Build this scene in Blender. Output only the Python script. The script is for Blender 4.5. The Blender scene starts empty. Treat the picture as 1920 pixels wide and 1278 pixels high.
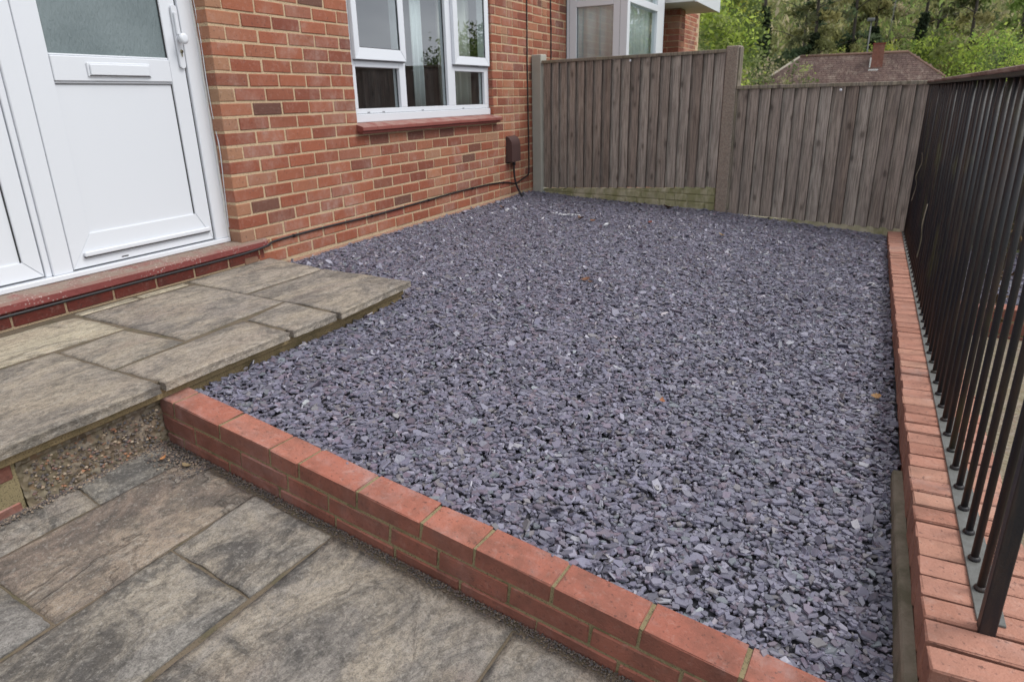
import bpy, bmesh, math, random
import numpy as np
from mathutils import Vector, Matrix, noise
random.seed(7); rng = np.random.default_rng(11)
S = bpy.context.scene; COL = S.collection

# ------------------------------------------------------------ camera, sky, sun, exposure
cam = bpy.data.cameras.new('camera'); co = bpy.data.objects.new('camera', cam); COL.objects.link(co)
R_, U_, B_ = (0.89468378, 0.44616206, -0.02191702), (-0.13116706, 0.30929605, 0.9418764), (0.42700836, -0.83980675, 0.33524392)
M = Matrix.Identity(4)
for i in range(3):
    M[i][0], M[i][1], M[i][2] = R_[i], U_[i], B_[i]
M[0][3], M[1][3], M[2][3] = 3.06, 0.0, 0.947
co.matrix_world = M
cam.lens = 23.965; cam.sensor_width = 36; cam.clip_start = 0.05; cam.clip_end = 2000
cam.dof.use_dof = True; cam.dof.focus_distance = 2.1; cam.dof.aperture_fstop = 6.3
S.camera = co

SUN_EL, SUN_AZ = math.radians(55), math.radians(72)      # azimuth of the sun, clockwise from +Y
W = bpy.data.worlds.new('World'); S.world = W; W.use_nodes = True
nt = W.node_tree; nt.nodes.clear()
o = nt.nodes.new('ShaderNodeOutputWorld'); bg = nt.nodes.new('ShaderNodeBackground')
sky = nt.nodes.new('ShaderNodeTexSky'); sky.sky_type = 'NISHITA'; sky.sun_disc = False
sky.sun_elevation = SUN_EL; sky.sun_rotation = SUN_AZ; sky.dust_density = 3.0; sky.air_density = 1.0
hs = nt.nodes.new('ShaderNodeHueSaturation'); hs.inputs['Saturation'].default_value = 0.22
tc = nt.nodes.new('ShaderNodeTexCoord'); mp = nt.nodes.new('ShaderNodeMapping'); mp.inputs['Scale'].default_value = (1, 1, 3.2)
cn = nt.nodes.new('ShaderNodeTexNoise'); cn.inputs['Scale'].default_value = 2.3; cn.inputs['Detail'].default_value = 6; cn.inputs['Roughness'].default_value = .55
cr = nt.nodes.new('ShaderNodeValToRGB'); cr.color_ramp.elements[0].position = .3; cr.color_ramp.elements[0].color = (5.0, 5.4, 6.1, 1)
cr.color_ramp.elements[1].position = .72; cr.color_ramp.elements[1].color = (11.8, 12.2, 12.6, 1)
mx = nt.nodes.new('ShaderNodeMix'); mx.data_type = 'RGBA'; mx.inputs[0].default_value = .8
bg.inputs['Strength'].default_value = 0.10
L = nt.links.new
L(tc.outputs['Generated'], mp.inputs[0]); L(mp.outputs[0], cn.inputs[0]); L(cn.outputs[0], cr.inputs[0])
L(sky.outputs[0], hs.inputs['Color']); L(hs.outputs[0], mx.inputs[6]); L(cr.outputs[0], mx.inputs[7])
L(mx.outputs[2], bg.inputs['Color']); L(bg.outputs[0], o.inputs[0])

sl = bpy.data.lights.new('sun', 'SUN'); sl.energy = 1.4; sl.angle = math.radians(25); sl.color = (1, .97, .93)
so = bpy.data.objects.new('sun', sl); COL.objects.link(so); so.location = (0, 0, 30)
sd = Vector((math.sin(SUN_AZ) * math.cos(SUN_EL), math.cos(SUN_AZ) * math.cos(SUN_EL), math.sin(SUN_EL)))
so.rotation_euler = sd.to_track_quat('Z', 'Y').to_euler()
S.view_settings.view_transform = 'Standard'; S.view_settings.look = 'None'
S.view_settings.exposure = 0.62; S.view_settings.gamma = 1
S.view_settings.use_curve_mapping = False

# ------------------------------------------------------------ materials
def srgb(r, g, b, k=1.0):
    f = lambda v: ((v / 255 + .055) / 1.055) ** 2.4 if v > 10 else v / 255 / 12.92
    return (f(r) * k, f(g) * k, f(b) * k, 1)

class NT:
    def __init__(s, name):
        s.m = bpy.data.materials.new(name); s.m.use_nodes = True; s.t = s.m.node_tree
        s.b = s.t.nodes['Principled BSDF']
    def n(s, typ, **kw):
        x = s.t.nodes.new(typ)
        for k, v in kw.items(): setattr(x, k, v)
        return x
    def l(s, a, b): s.t.links.new(a, b)
    def noise(s, vec, scale, detail=4, rough=.55, dist=0):
        x = s.n('ShaderNodeTexNoise'); x.inputs['Scale'].default_value = scale; x.inputs['Detail'].default_value = detail
        x.inputs['Roughness'].default_value = rough; x.inputs['Distortion'].default_value = dist
        if vec is not None: s.l(vec, x.inputs['Vector'])
        return x.outputs[0]
    def ramp(s, fac, stops, interp='LINEAR'):
        x = s.n('ShaderNodeValToRGB'); x.color_ramp.interpolation = interp; e = x.color_ramp.elements
        while len(e) < len(stops): e.new(.5)
        for el, (p, c) in zip(e, stops):
            el.position = p; el.color = c if len(c) == 4 else (*c, 1)
        s.l(fac, x.inputs[0]); return x.outputs[0]
    def mix(s, f, a, b, mode='MIX'):
        x = s.n('ShaderNodeMix', data_type='RGBA', blend_type=mode)
        for v, i in ((f, 0), (a, 6), (b, 7)):
            if isinstance(v, (int, float)): x.inputs[i].default_value = v
            elif isinstance(v, tuple): x.inputs[i].default_value = v if len(v) == 4 else (*v, 1)
            else: s.l(v, x.inputs[i])
        return x.outputs[2]
    def math(s, op, a, b=0.0):
        x = s.n('ShaderNodeMath', operation=op)
        for v, i in ((a, 0), (b, 1)):
            if isinstance(v, (int, float)): x.inputs[i].default_value = v
            else: s.l(v, x.inputs[i])
        return x.outputs[0]
    def bump(s, h, strength=.3, dist=.002, normal=None):
        x = s.n('ShaderNodeBump'); x.inputs['Strength'].default_value = strength; x.inputs['Distance'].default_value = dist
        s.l(h, x.inputs['Height'])
        if normal is not None: s.l(normal, x.inputs['Normal'])
        s.l(x.outputs[0], s.b.inputs['Normal']); return x.outputs[0]
    def rnd(s):                                    # one random value per brick, board or slab
        a = s.n('ShaderNodeObjectInfo').outputs['Random']
        b = s.n('ShaderNodeAttribute', attribute_name='rnd').outputs['Fac']
        return s.math('FRACT', s.math('ADD', a, b))
    def ocoord(s, scl=(1, 1, 1)):                  # object coordinates shifted by the random value
        t = s.n('ShaderNodeTexCoord').outputs['Object']; r = s.rnd()
        v = s.n('ShaderNodeVectorMath', operation='SCALE'); v.inputs[0].default_value = (37, 51, 23); s.l(r, v.inputs['Scale'])
        a = s.n('ShaderNodeVectorMath', operation='ADD'); s.l(t, a.inputs[0]); s.l(v.outputs[0], a.inputs[1])
        m = s.n('ShaderNodeMapping'); m.inputs['Scale'].default_value = scl; s.l(a.outputs[0], m.inputs[0]); return m.outputs[0]
    def pos(s, scl=(1, 1, 1), rot=(0, 0, 0)):
        g = s.n('ShaderNodeNewGeometry').outputs['Position']; m = s.n('ShaderNodeMapping')
        m.inputs['Scale'].default_value = scl; m.inputs['Rotation'].default_value = rot; s.l(g, m.inputs[0]); return m.outputs[0]
    def set(s, **kw):
        for k, v in kw.items():
            i = s.b.inputs[{'rough': 'Roughness', 'spec': 'Specular IOR Level', 'color': 'Base Color', 'metal': 'Metallic'}[k]]
            if isinstance(v, (int, float)): i.default_value = v
            elif isinstance(v, tuple): i.default_value = v
            else: s.l(v, i)
        return s.m

def brick_mat(name, stops, mott=.35, film=None, film_col=(.42, .36, .33), dirt=None, rough=.85, side=0, pore=.5):
    t = NT(name); r = t.rnd(); c = t.ramp(r, stops); v = t.ocoord()
    n1 = t.noise(v, 14, 5, .6); n2 = t.noise(v, 90, 4, .6)
    c = t.mix(t.math('MULTIPLY', n1, mott), c, t.mix(.5, c, (.10, .055, .045, 1)))
    c = t.mix(t.math('MULTIPLY', t.ramp(t.noise(v, 38, 6, .75, .6), [(.54, (0, 0, 0)), (.66, (1, 1, 1))]), .30), c, t.mix(.5, c, (.62, .48, .42, 1)))
    sp = t.ramp(n2, [(.33, (1, 1, 1)), (.40, (0, 0, 0))])
    c = t.mix(t.math('MULTIPLY', sp, .55), c, (.05, .03, .028, 1))
    if film:
        f = t.ramp(t.noise(t.pos((1, 1, .7)), 3.2, 6, .65, .4), [(film, (0, 0, 0)), (film + .22, (1, 1, 1))])
        f2 = t.ramp(t.noise(t.pos(), 22, 5, .7), [(.4, (.25, .25, .25)), (.62, (1, 1, 1))])
        c = t.mix(t.math('MULTIPLY', t.math('MULTIPLY', f, f2), .62), c, (*film_col, 1))
    if dirt:
        f = t.ramp(t.noise(t.pos((1, 1, 1)), 9, 6, .7), [(.45, (0, 0, 0)), (.7, (1, 1, 1))])
        c = t.mix(t.math('MULTIPLY', f, dirt), c, (.05, .042, .034, 1))
    if side:                                   # soil and shade on the upright faces, both put into the colour
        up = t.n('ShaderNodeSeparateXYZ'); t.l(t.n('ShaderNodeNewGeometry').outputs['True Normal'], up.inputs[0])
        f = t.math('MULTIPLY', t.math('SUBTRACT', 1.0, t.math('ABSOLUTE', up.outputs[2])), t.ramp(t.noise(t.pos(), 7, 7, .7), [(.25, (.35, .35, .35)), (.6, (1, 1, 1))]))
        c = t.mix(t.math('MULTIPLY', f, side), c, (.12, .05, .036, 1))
    t.bump(t.math('ADD', t.noise(v, 160, 3), t.math('MULTIPLY', n1, 1.5)), pore, .0026)
    return t.set(color=c, rough=rough, spec=.3)

def mortar_mat(name, c1, c2, moss=0):
    t = NT(name); p = t.pos(); n = t.noise(p, 8, 5, .65)
    c = t.mix(n, c1, c2); g = t.noise(p, 230, 3, .6)
    c = t.mix(t.ramp(g, [(.36, (.8, .8, .8)), (.44, (0, 0, 0))]), c, (.07, .055, .04, 1))
    if moss: c = t.mix(t.ramp(t.noise(p, 13, 5, .7), [(.5, (0, 0, 0)), (.62, (moss, moss, moss))]), c, (.055, .06, .025, 1))
    t.bump(g, .8, .003); return t.set(color=c, rough=.95, spec=.2)

MB_house = brick_mat('house_brick', [(0, srgb(142, 80, 60)), (.2, srgb(156, 90, 66)), (.4, srgb(164, 100, 74)), (.54, srgb(130, 72, 56)), (.66, srgb(170, 110, 82)), (.76, srgb(122, 72, 60)), (.85, srgb(172, 116, 86)), (.93, srgb(148, 84, 68)), (1, srgb(164, 122, 96))], mott=.5, film=.49, film_col=(.45, .35, .30))
MB_dark = brick_mat('stained_brick', [(0, srgb(104, 70, 60)), (.5, srgb(120, 74, 60)), (1, srgb(106, 78, 66))], mott=.6)
MB_buff = brick_mat('buff_brick', [(0, srgb(156, 122, 96)), (.5, srgb(172, 116, 88)), (1, srgb(146, 116, 96))], mott=.45)
MB_plinth = brick_mat('plinth_brick', [(0, srgb(160, 100, 84)), (.5, srgb(152, 92, 78)), (1, srgb(170, 120, 102))], film=.16, film_col=(.50, .37, .32))
MB_step = brick_mat('step_brick', [(0, srgb(130, 62, 52)), (.5, srgb(118, 54, 46)), (1, srgb(136, 72, 60))], mott=.5, dirt=.5)
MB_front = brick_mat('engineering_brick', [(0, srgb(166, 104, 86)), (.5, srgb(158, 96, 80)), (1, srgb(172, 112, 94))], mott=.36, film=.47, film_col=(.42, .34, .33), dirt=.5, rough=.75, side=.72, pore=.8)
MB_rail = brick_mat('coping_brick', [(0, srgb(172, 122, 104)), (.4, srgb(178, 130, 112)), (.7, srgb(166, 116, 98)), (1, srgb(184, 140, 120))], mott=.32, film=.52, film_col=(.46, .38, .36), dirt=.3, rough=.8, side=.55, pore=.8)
MM_house = mortar_mat('sandy_mortar', srgb(186, 160, 128), srgb(202, 178, 148))
MM_plinth = mortar_mat('dusty_mortar', srgb(178, 134, 116), srgb(188, 148, 126))
MM_front = mortar_mat('greenish_mortar', srgb(150, 136, 104), srgb(118, 108, 82), .5)
MM_joint = mortar_mat('grey_joint', srgb(88, 78, 66), srgb(122, 110, 94), .4)
MM_gap = mortar_mat('dark_gap', srgb(66, 56, 46), srgb(84, 72, 58), .3)
MM_bed = mortar_mat('mortar_bed', srgb(164, 144, 108), srgb(120, 104, 78), .3)

def slab_mat(name, pal, dark=.5, streak=(1, .28, 1), warm=.5, ledge=1.0):
    t = NT(name); r = t.rnd(); p = t.pos(); pw = t.pos(streak)
    sh = t.n('ShaderNodeVectorMath', operation='SCALE'); sh.inputs[0].default_value = (9, 5, 7); t.l(r, sh.inputs['Scale'])
    ad = t.n('ShaderNodeVectorMath', operation='ADD'); t.l(pw, ad.inputs[0]); t.l(sh.outputs[0], ad.inputs[1]); q = ad.outputs[0]
    base = t.ramp(r, pal)
    a = t.noise(q, 4.0, 10, .68, 1.0); c = t.mix(t.math('MULTIPLY', t.ramp(a, [(.44, (0, 0, 0)), (.58, (1, 1, 1))]), warm), base, (.52, .43, .31, 1))
    a2 = t.noise(q, 3.1, 6, .6, .4); c = t.mix(t.math('MULTIPLY', t.ramp(a2, [(.54, (0, 0, 0)), (.68, (1, 1, 1))]), .28), c, (.28, .18, .14, 1))
    b = t.noise(q, 4.4, 12, .76, .9); c = t.mix(t.math('MULTIPLY', t.ramp(b, [(.47, (0, 0, 0)), (.575, (1, 1, 1))]), dark), c, (.085, .08, .078, 1))
    # delaminated layers: crisp ledges with a thin dark foot
    lg = t.noise(q, 3.6, 12, .60, .5); led = t.ramp(lg, [(.478, (0, 0, 0)), (.50, (1, 1, 1)), (.56, (1, 1, 1)), (.575, (0, 0, 0))])
    rim = t.ramp(lg, [(.470, (0, 0, 0)), (.480, (1, 1, 1)), (.490, (0, 0, 0))]); c = t.mix(t.math('MULTIPLY', rim, .5 * ledge), c, (.05, .045, .04, 1))
    lit = t.ramp(lg, [(.492, (0, 0, 0)), (.504, (1, 1, 1)), (.525, (0, 0, 0))]); c = t.mix(t.math('MULTIPLY', lit, .35 * ledge), c, (.5, .46, .40, 1))
    w = t.noise(q, 24, 10, .8, 1.2); c = t.mix(t.math('MULTIPLY', t.ramp(w, [(.42, (1, 1, 1)), (.52, (0, 0, 0))]), .42), c, (.075, .068, .06, 1))
    c = t.mix(t.math('MULTIPLY', t.ramp(t.noise(q, 13, 10, .8, 1.4), [(.54, (0, 0, 0)), (.64, (1, 1, 1))]), .40), c, (.50, .46, .40, 1))
    c = t.mix(t.math('MULTIPLY', t.ramp(t.noise(p, 260, 5, .75), [(.40, (1, 1, 1)), (.48, (0, 0, 0))]), .5), c, (.05, .045, .04, 1))
    c = t.mix(t.math('MULTIPLY', t.ramp(t.noise(q, 60, 8, .8, .8), [(.44, (1, 1, 1)), (.50, (0, 0, 0))]), .34), c, (.06, .055, .05, 1))
    c = t.mix(t.math('MULTIPLY', t.ramp(t.noise(p, 90, 5, .75), [(.55, (0, 0, 0)), (.63, (1, 1, 1))]), .34), c, (.52, .49, .44, 1))
    h = t.math('ADD', t.math('ADD', t.math('MULTIPLY', t.noise(q, 9, 12, .78, 1.0), 2.4), t.math('MULTIPLY', led, .9 * ledge)), t.math('MULTIPLY', t.noise(p, 170, 5, .75), .5))
    t.bump(h, 1.0, .0065); return t.set(color=c, rough=.84, spec=.25)

M_patio = slab_mat('patio_sandstone', [(0, srgb(156, 150, 144)), (.35, srgb(158, 150, 140)), (.6, srgb(150, 146, 142)), (1, srgb(162, 156, 146))], .82, (1, .62, 1), .42, .45)
M_path = slab_mat('path_sandstone', [(0, srgb(174, 162, 148)), (.4, srgb(166, 156, 144)), (.7, srgb(178, 166, 148)), (1, srgb(162, 152, 142))], .62, (1, .55, 1), .42, .25)
M_cream = slab_mat('cream_sandstone', [(0, srgb(204, 192, 166)), (1, srgb(200, 188, 164))], .12, (1, .35, 1), .5)
M_pinkslab = slab_mat('brown_sandstone', [(0, srgb(156, 138, 124)), (1, srgb(148, 134, 122))], .6, (1, .5, 1), .35)

def plain(name, col, rough=.5, nz=0, sc=20, bump=0, metal=0, spec=.5, col2=None):
    t = NT(name); c = col
    if nz: c = t.mix(t.math('MULTIPLY', t.noise(t.pos(), sc, 6, .65), nz), col, col2 or (col[0] * .4, col[1] * .4, col[2] * .4, 1))
    if bump: t.bump(t.noise(t.pos(), sc * 3, 4), bump, .002)
    return t.set(color=c, rough=rough, metal=metal, spec=spec)

M_upvc = plain('white_plastic', (.70, .72, .76, 1), .28, .10, 4, 0, 0, .5, (.6, .62, .64, 1))
M_seal = plain('white_sealant', (.72, .71, .69, 1), .6, .5, 60, .5)
M_gasket = plain('grey_gasket', (.02, .02, .022, 1), .6)
M_dirtline = plain('dirt_line', (.16, .16, .17, 1), .8)
M_brass = plain('lock_metal', (.35, .32, .22, 1), .35, 0, 20, 0, .9)
M_black = plain('black_rubber', (.012, .012, .014, 1), .45)
M_brownbox = plain('brown_plastic', srgb(82, 60, 58), .5, .5, 12)
M_curtain = plain('net_curtain', (.80, .82, .84, 1), .9)
M_dkcurt = plain('beige_curtain', (.62, .60, .54, 1), .9)
M_room = plain('room_interior', (.20, .20, .20, 1), .9)
M_white = plain('painted_board', (.72, .71, .69, 1), .6, .3, 6)
M_soil = plain('soil', srgb(58, 46, 36), .95, .7, 40, .9)
M_bedbase = plain('slate_dust', (.07, .068, .08, 1), .95, .6, 60, 1)
M_galv = plain('galvanised_steel', (.20, .21, .205, 1), .6, 1.0, 35, .4, .2, .5, (.06, .055, .045, 1))
M_trunk = plain('bark', (.06, .05, .04, 1), .9, .6, 3, 1)

def glass_mat(name, tint=(1, 1, 1), ior=2.1, rough=0.0, opaq=0.0):
    t = NT(name); t.t.nodes.remove(t.b); out = t.t.nodes['Material Output']
    tr = t.n('ShaderNodeBsdfTransparent'); tr.inputs[0].default_value = (*tint, 1)
    gl = t.n('ShaderNodeBsdfGlossy'); gl.inputs['Roughness'].default_value = rough; gl.inputs[0].default_value = (.95, .97, 1, 1)
    fr = t.n('ShaderNodeFresnel'); fr.inputs[0].default_value = ior; mxs = t.n('ShaderNodeMixShader')
    # a very slight waviness of the panes
    bp = t.n('ShaderNodeBump'); bp.inputs['Strength'].default_value = .04; bp.inputs['Distance'].default_value = .01
    t.l(t.noise(t.pos(), 2.5, 2), bp.inputs['Height']); t.l(bp.outputs[0], gl.inputs['Normal'])
    bf = t.n('ShaderNodeNewGeometry').outputs['Backfacing']; t.l(t.math('MULTIPLY', fr.outputs[0], t.math('SUBTRACT', 1.0, bf)), mxs.inputs[0]); t.l(tr.outputs[0], mxs.inputs[1]); t.l(gl.outputs[0], mxs.inputs[2]); t.l(mxs.outputs[0], out.inputs[0]); return t.m
M_glass = glass_mat('window_glass', (.88, .92, .91), 2.7)
def obscure():
    t = NT('obscure_glass'); v = t.pos((1, 3.0, .8)); n = t.noise(v, 32, 3, .7, .6)
    big = t.noise(t.pos((1, 1, 1)), 3.5, 4, .5); c = t.mix(big, srgb(70, 84, 86), srgb(140, 152, 154))
    c = t.mix(t.math('MULTIPLY', n, .6), c, srgb(108, 120, 122))
    t.bump(n, .9, .004); return t.set(color=c, rough=.22, spec=.7)
M_obscure = obscure()

def paint_step():
    t = NT('red_painted_step'); p = t.pos(); c = t.mix(t.noise(p, 6, 5, .6), srgb(112, 52, 52), srgb(138, 72, 66))
    up = t.n('ShaderNodeSeparateXYZ'); t.l(t.n('ShaderNodeNewGeometry').outputs['Normal'], up.inputs[0])
    worn = t.ramp(t.noise(p, 7, 7, .7), [(.3, (0, 0, 0)), (.5, (1, 1, 1))])
    c = t.mix(t.math('MULTIPLY', t.math('MULTIPLY', worn, t.math('MAXIMUM', up.outputs[2], 0)), .85), c, srgb(132, 120, 106))
    sp = t.n('ShaderNodeTexVoronoi'); sp.inputs['Scale'].default_value = 75; t.l(p, sp.inputs['Vector'])
    f = t.math('MULTIPLY', t.ramp(sp.outputs['Distance'], [(.22, (1, 1, 1)), (.34, (0, 0, 0))]), t.ramp(t.noise(p, 9, 4), [(.42, (0, 0, 0)), (.56, (1, 1, 1))]))
    c = t.mix(t.math('MULTIPLY', f, .75), c, srgb(176, 158, 152)); t.bump(t.noise(p, 60, 5), .6, .004); return t.set(color=c, rough=.65)
M_step = paint_step()
def tile_sill():
    t = NT('clay_sill_tile'); p = t.pos(); c = t.mix(t.noise(p, 7, 6, .65), srgb(140, 76, 66), srgb(118, 58, 52))
    up = t.n('ShaderNodeSeparateXYZ'); t.l(t.n('ShaderNodeNewGeometry').outputs['Normal'], up.inputs[0])
    worn = t.ramp(t.noise(t.pos((1, 1, 1)), 9, 7, .7), [(.35, (0, 0, 0)), (.6, (1, 1, 1))])
    c = t.mix(t.math('MULTIPLY', t.math('MULTIPLY', worn, t.math('MAXIMUM', up.outputs[2], 0)), .8), c, srgb(156, 130, 120))
    t.bump(t.noise(p, 60, 5), .6, .003); return t.set(color=c, rough=.75)
M_sill = tile_sill()

def wood_mat(name, c1, c2, c3, green=0):
    t = NT(name); r = t.rnd(); c = t.ramp(r, [(0, c1), (.5, c2), (1, c3)])
    v = t.ocoord((1, 1, .045)); g = t.noise(v, 110, 5, .65, .3); g2 = t.noise(t.ocoord((1, 1, .12)), 16, 5, .6, .8)
    c = t.mix(t.math('MULTIPLY', t.ramp(g, [(.42, (1, 1, 1)), (.56, (0, 0, 0))]), .55), c, (.05, .04, .035, 1))
    c = t.mix(t.math('MULTIPLY', t.ramp(g2, [(.45, (0, 0, 0)), (.68, (1, 1, 1))]), .5), c, (.24, .215, .20, 1))
    # knots
    kv = t.n('ShaderNodeTexVoronoi'); kv.inputs['Scale'].default_value = 1.0; t.l(t.ocoord((8, 8, 4.6)), kv.inputs['Vector'])
    k = t.ramp(kv.outputs['Distance'], [(.08, (1, 1, 1)), (.15, (.3, .3, .3)), (.26, (0, 0, 0))])
    c = t.mix(t.math('MULTIPLY', k, .6), c, (.035, .026, .022, 1))
    lf = t.ramp(t.noise(t.pos(), 2.2, 4, .6), [(.38, (0, 0, 0)), (.62, (1, 1, 1))])
    c = t.mix(t.math('MULTIPLY', lf, .2), c, (.075, .062, .052, 1))
    if green: c = t.mix(t.math('MULTIPLY', t.ramp(t.noise(t.pos(), 5, 5, .6), [(.48, (0, 0, 0)), (.62, (1, 1, 1))]), green), c, (.11, .12, .03, 1))
    t.bump(g, .8, .002); return t.set(color=c, rough=.88, spec=.2)
M_board = wood_mat('weathered_board', srgb(158, 145, 134), srgb(196, 188, 178), srgb(170, 158, 147))
M_cap = wood_mat('weathered_capping', srgb(156, 148, 132), srgb(148, 138, 122), srgb(154, 144, 126), .2)
M_darkwood = wood_mat('dark_timber', srgb(104, 96, 90), srgb(116, 108, 102), srgb(92, 84, 78))

def concrete(name, c1, c2, pebble=0, green=0, sc=26, moss_col=(.15, .16, .04, 1)):
    t = NT(name); p = t.pos(); c = t.mix(t.noise(p, sc * .3, 6, .65), c1, c2)
    if pebble:
        v = t.n('ShaderNodeTexVoronoi'); v.inputs['Scale'].default_value = pebble; t.l(p, v.inputs['Vector'])
        c = t.mix(.45, c, t.mix(.75, v.outputs['Color'], (.28, .24, .19, 1)), 'MULTIPLY') if False else t.mix(.38, c, t.ramp(t.n_sep(v), [(0, (.10, .08, .06)), (.5, (.27, .23, .18)), (.8, (.40, .36, .30)), (1, (.24, .13, .08))]))
        t.bump(v.outputs['Distance'], -.8, .004)
    else: t.bump(t.noise(p, sc * 5, 5, .7), .6, .003)
    if green: c = t.mix(t.ramp(t.noise(t.pos((1, 1, .5)), 7, 5, .7), [(.42, (0, 0, 0)), (.6, (green, green, green))]), c, moss_col)
    return t.set(color=c, rough=.92, spec=.2)
def n_sep(self, v):
    x = self.n('ShaderNodeSeparateColor'); self.l(v.outputs['Color'], x.inputs[0]); return x.outputs[0]
NT.n_sep = n_sep
M_post = concrete('pale_concrete', srgb(176, 174, 164), srgb(158, 156, 146))
M_post2 = concrete('aggregate_concrete', srgb(150, 138, 128), srgb(130, 118, 110), 150)
M_gboard = concrete('algae_concrete', srgb(204, 196, 174), srgb(150, 144, 120), 0, .7, 26, (.17, .18, .06, 1))
M_edging = concrete('mossy_concrete', srgb(142, 132, 118), srgb(104, 96, 84), 0, .6, 26, (.055, .06, .03, 1))
M_pebbledash = concrete('pebble_concrete', srgb(132, 120, 104), srgb(104, 94, 82), 110, .2)
M_hardcore = concrete('rough_hardcore', srgb(112, 94, 76), srgb(70, 58, 48), 70, .12)

def attr_mat(name, rough=.5, spec=.5, trans=0, nscale=0, nb=.4, attr='col'):
    t = NT(name); c = t.n('ShaderNodeAttribute', attribute_name=attr).outputs['Color']
    if nscale:
        n = t.noise(t.pos(), nscale, 4, .6); c = t.mix(t.math('MULTIPLY', n, .45), c, (.25, .25, .27, 1)); t.bump(n, nb, .0015)
    t.set(color=c, rough=rough, spec=spec)
    if trans:
        out = t.t.nodes['Material Output']; tl = t.n('ShaderNodeBsdfTranslucent'); t.l(c, tl.inputs[0])
        ms = t.n('ShaderNodeMixShader'); ms.inputs[0].default_value = trans
        t.l(t.b.outputs[0], ms.inputs[1]); t.l(tl.outputs[0], ms.inputs[2]); t.l(ms.outputs[0], out.inputs[0])
    return t.m
M_slate = attr_mat('plum_slate', .38, .6, 0, 130)
M_leaf = attr_mat('foliage', .6, .2, .5)
M_stone = attr_mat('loose_stones', .85, .3, 0, 200)

def rust_black():
    t = NT('rusty_black_iron'); p = t.pos((1, 1, .12)); r = t.rnd(); q = t.pos()
    c = t.mix(t.ramp(t.noise(p, 34, 6, .7), [(.45, (0, 0, 0)), (.68, (1, 1, 1))]), (.009, .009, .012, 1), (.038, .024, .018, 1))
    c = t.mix(t.math('MULTIPLY', t.ramp(t.noise(q, 3.0, 4, .6), [(.56, (0, 0, 0)), (.7, (1, 1, 1))]), .55), c, (.07, .07, .025, 1))
    t.bump(t.noise(q, 90, 5, .7), .7, .0015); return t.set(color=c, rough=.5, spec=.45)
M_iron = rust_black()
def rail_paint():
    t = NT('flaking_handrail'); p = t.pos((1, .2, 1))
    c = t.mix(t.ramp(t.noise(p, 14, 6, .7), [(.42, (0, 0, 0)), (.56, (1, 1, 1))]), srgb(96, 62, 52), srgb(140, 120, 110))
    t.bump(t.noise(p, 90, 4), .5, .002); return t.set(color=c, rough=.7)
M_handrail = rail_paint()
def rooftile():
    t = NT('mossy_roof_tile'); r = t.rnd(); p = t.pos()
    c = t.ramp(r, [(0, srgb(92, 76, 72)), (.5, srgb(102, 84, 78)), (1, srgb(86, 70, 67))])
    c = t.mix(t.math('MULTIPLY', t.ramp(t.noise(p, 1.6, 8, .8), [(.5, (0, 0, 0)), (.66, (1, 1, 1))]), .6), c, srgb(150, 136, 124))
    c = t.mix(t.math('MULTIPLY', t.ramp(t.noise(p, .5, 5, .7), [(.5, (0, 0, 0)), (.7, (1, 1, 1))]), .5), c, srgb(72, 60, 56))
    t.bump(t.noise(p, 12, 4), .6, .02); return t.set(color=c, rough=.95, spec=.1)
M_roof = rooftile()
def grassy():
    t = NT('rough_grass'); c = t.ramp(t.noise(t.pos(), .6, 8, .7), [(.35, (.045, .05, .02)), (.55, (.10, .11, .045)), (.7, (.15, .13, .08))])
    t.bump(t.noise(t.pos(), 6, 5), 1, .1); return t.set(color=c, rough=.95, spec=.1)
M_grass = grassy()

# ------------------------------------------------------------ helpers
def link(o, parent=None):
    COL.objects.link(o)
    if parent is not None: o.parent = parent
    return o
def mobj(name, verts, faces, mat, parent=None, smooth=False, loc=None):
    me = bpy.data.meshes.new(name); me.from_pydata([tuple(v) for v in verts], [], faces); me.update()
    if mat: me.materials.append(mat)
    if smooth:
        for p in me.polygons: p.use_smooth = True
    o = link(bpy.data.objects.new(name, me), parent)
    if loc: o.location = loc
    return o
def bmobj(name, bm, mat, parent=None, smooth=False):
    bmesh.ops.recalc_face_normals(bm, faces=bm.faces)
    me = bpy.data.meshes.new(name); bm.to_mesh(me); bm.free(); me.materials.append(mat)
    if smooth:
        for p in me.polygons: p.use_smooth = True
    return link(bpy.data.objects.new(name, me), parent)
def add_box(bm, x0, x1, y0, y1, z0, z1, bev=0, rot=None):
    r = bmesh.ops.create_cube(bm, size=1); vs = r['verts']
    bmesh.ops.scale(bm, verts=vs, vec=(x1 - x0, y1 - y0, z1 - z0)); bmesh.ops.translate(bm, verts=vs, vec=((x0 + x1) / 2, (y0 + y1) / 2, (z0 + z1) / 2))
    if bev:
        es = list({e for v in vs for e in v.link_edges}); bmesh.ops.bevel(bm, geom=es, offset=bev, segments=1, affect='EDGES')
def box(name, x0, x1, y0, y1, z0, z1, mat, parent=None, bev=0):
    bm = bmesh.new(); add_box(bm, x0, x1, y0, y1, z0, z1, bev); return bmobj(name, bm, mat, parent)
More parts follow.
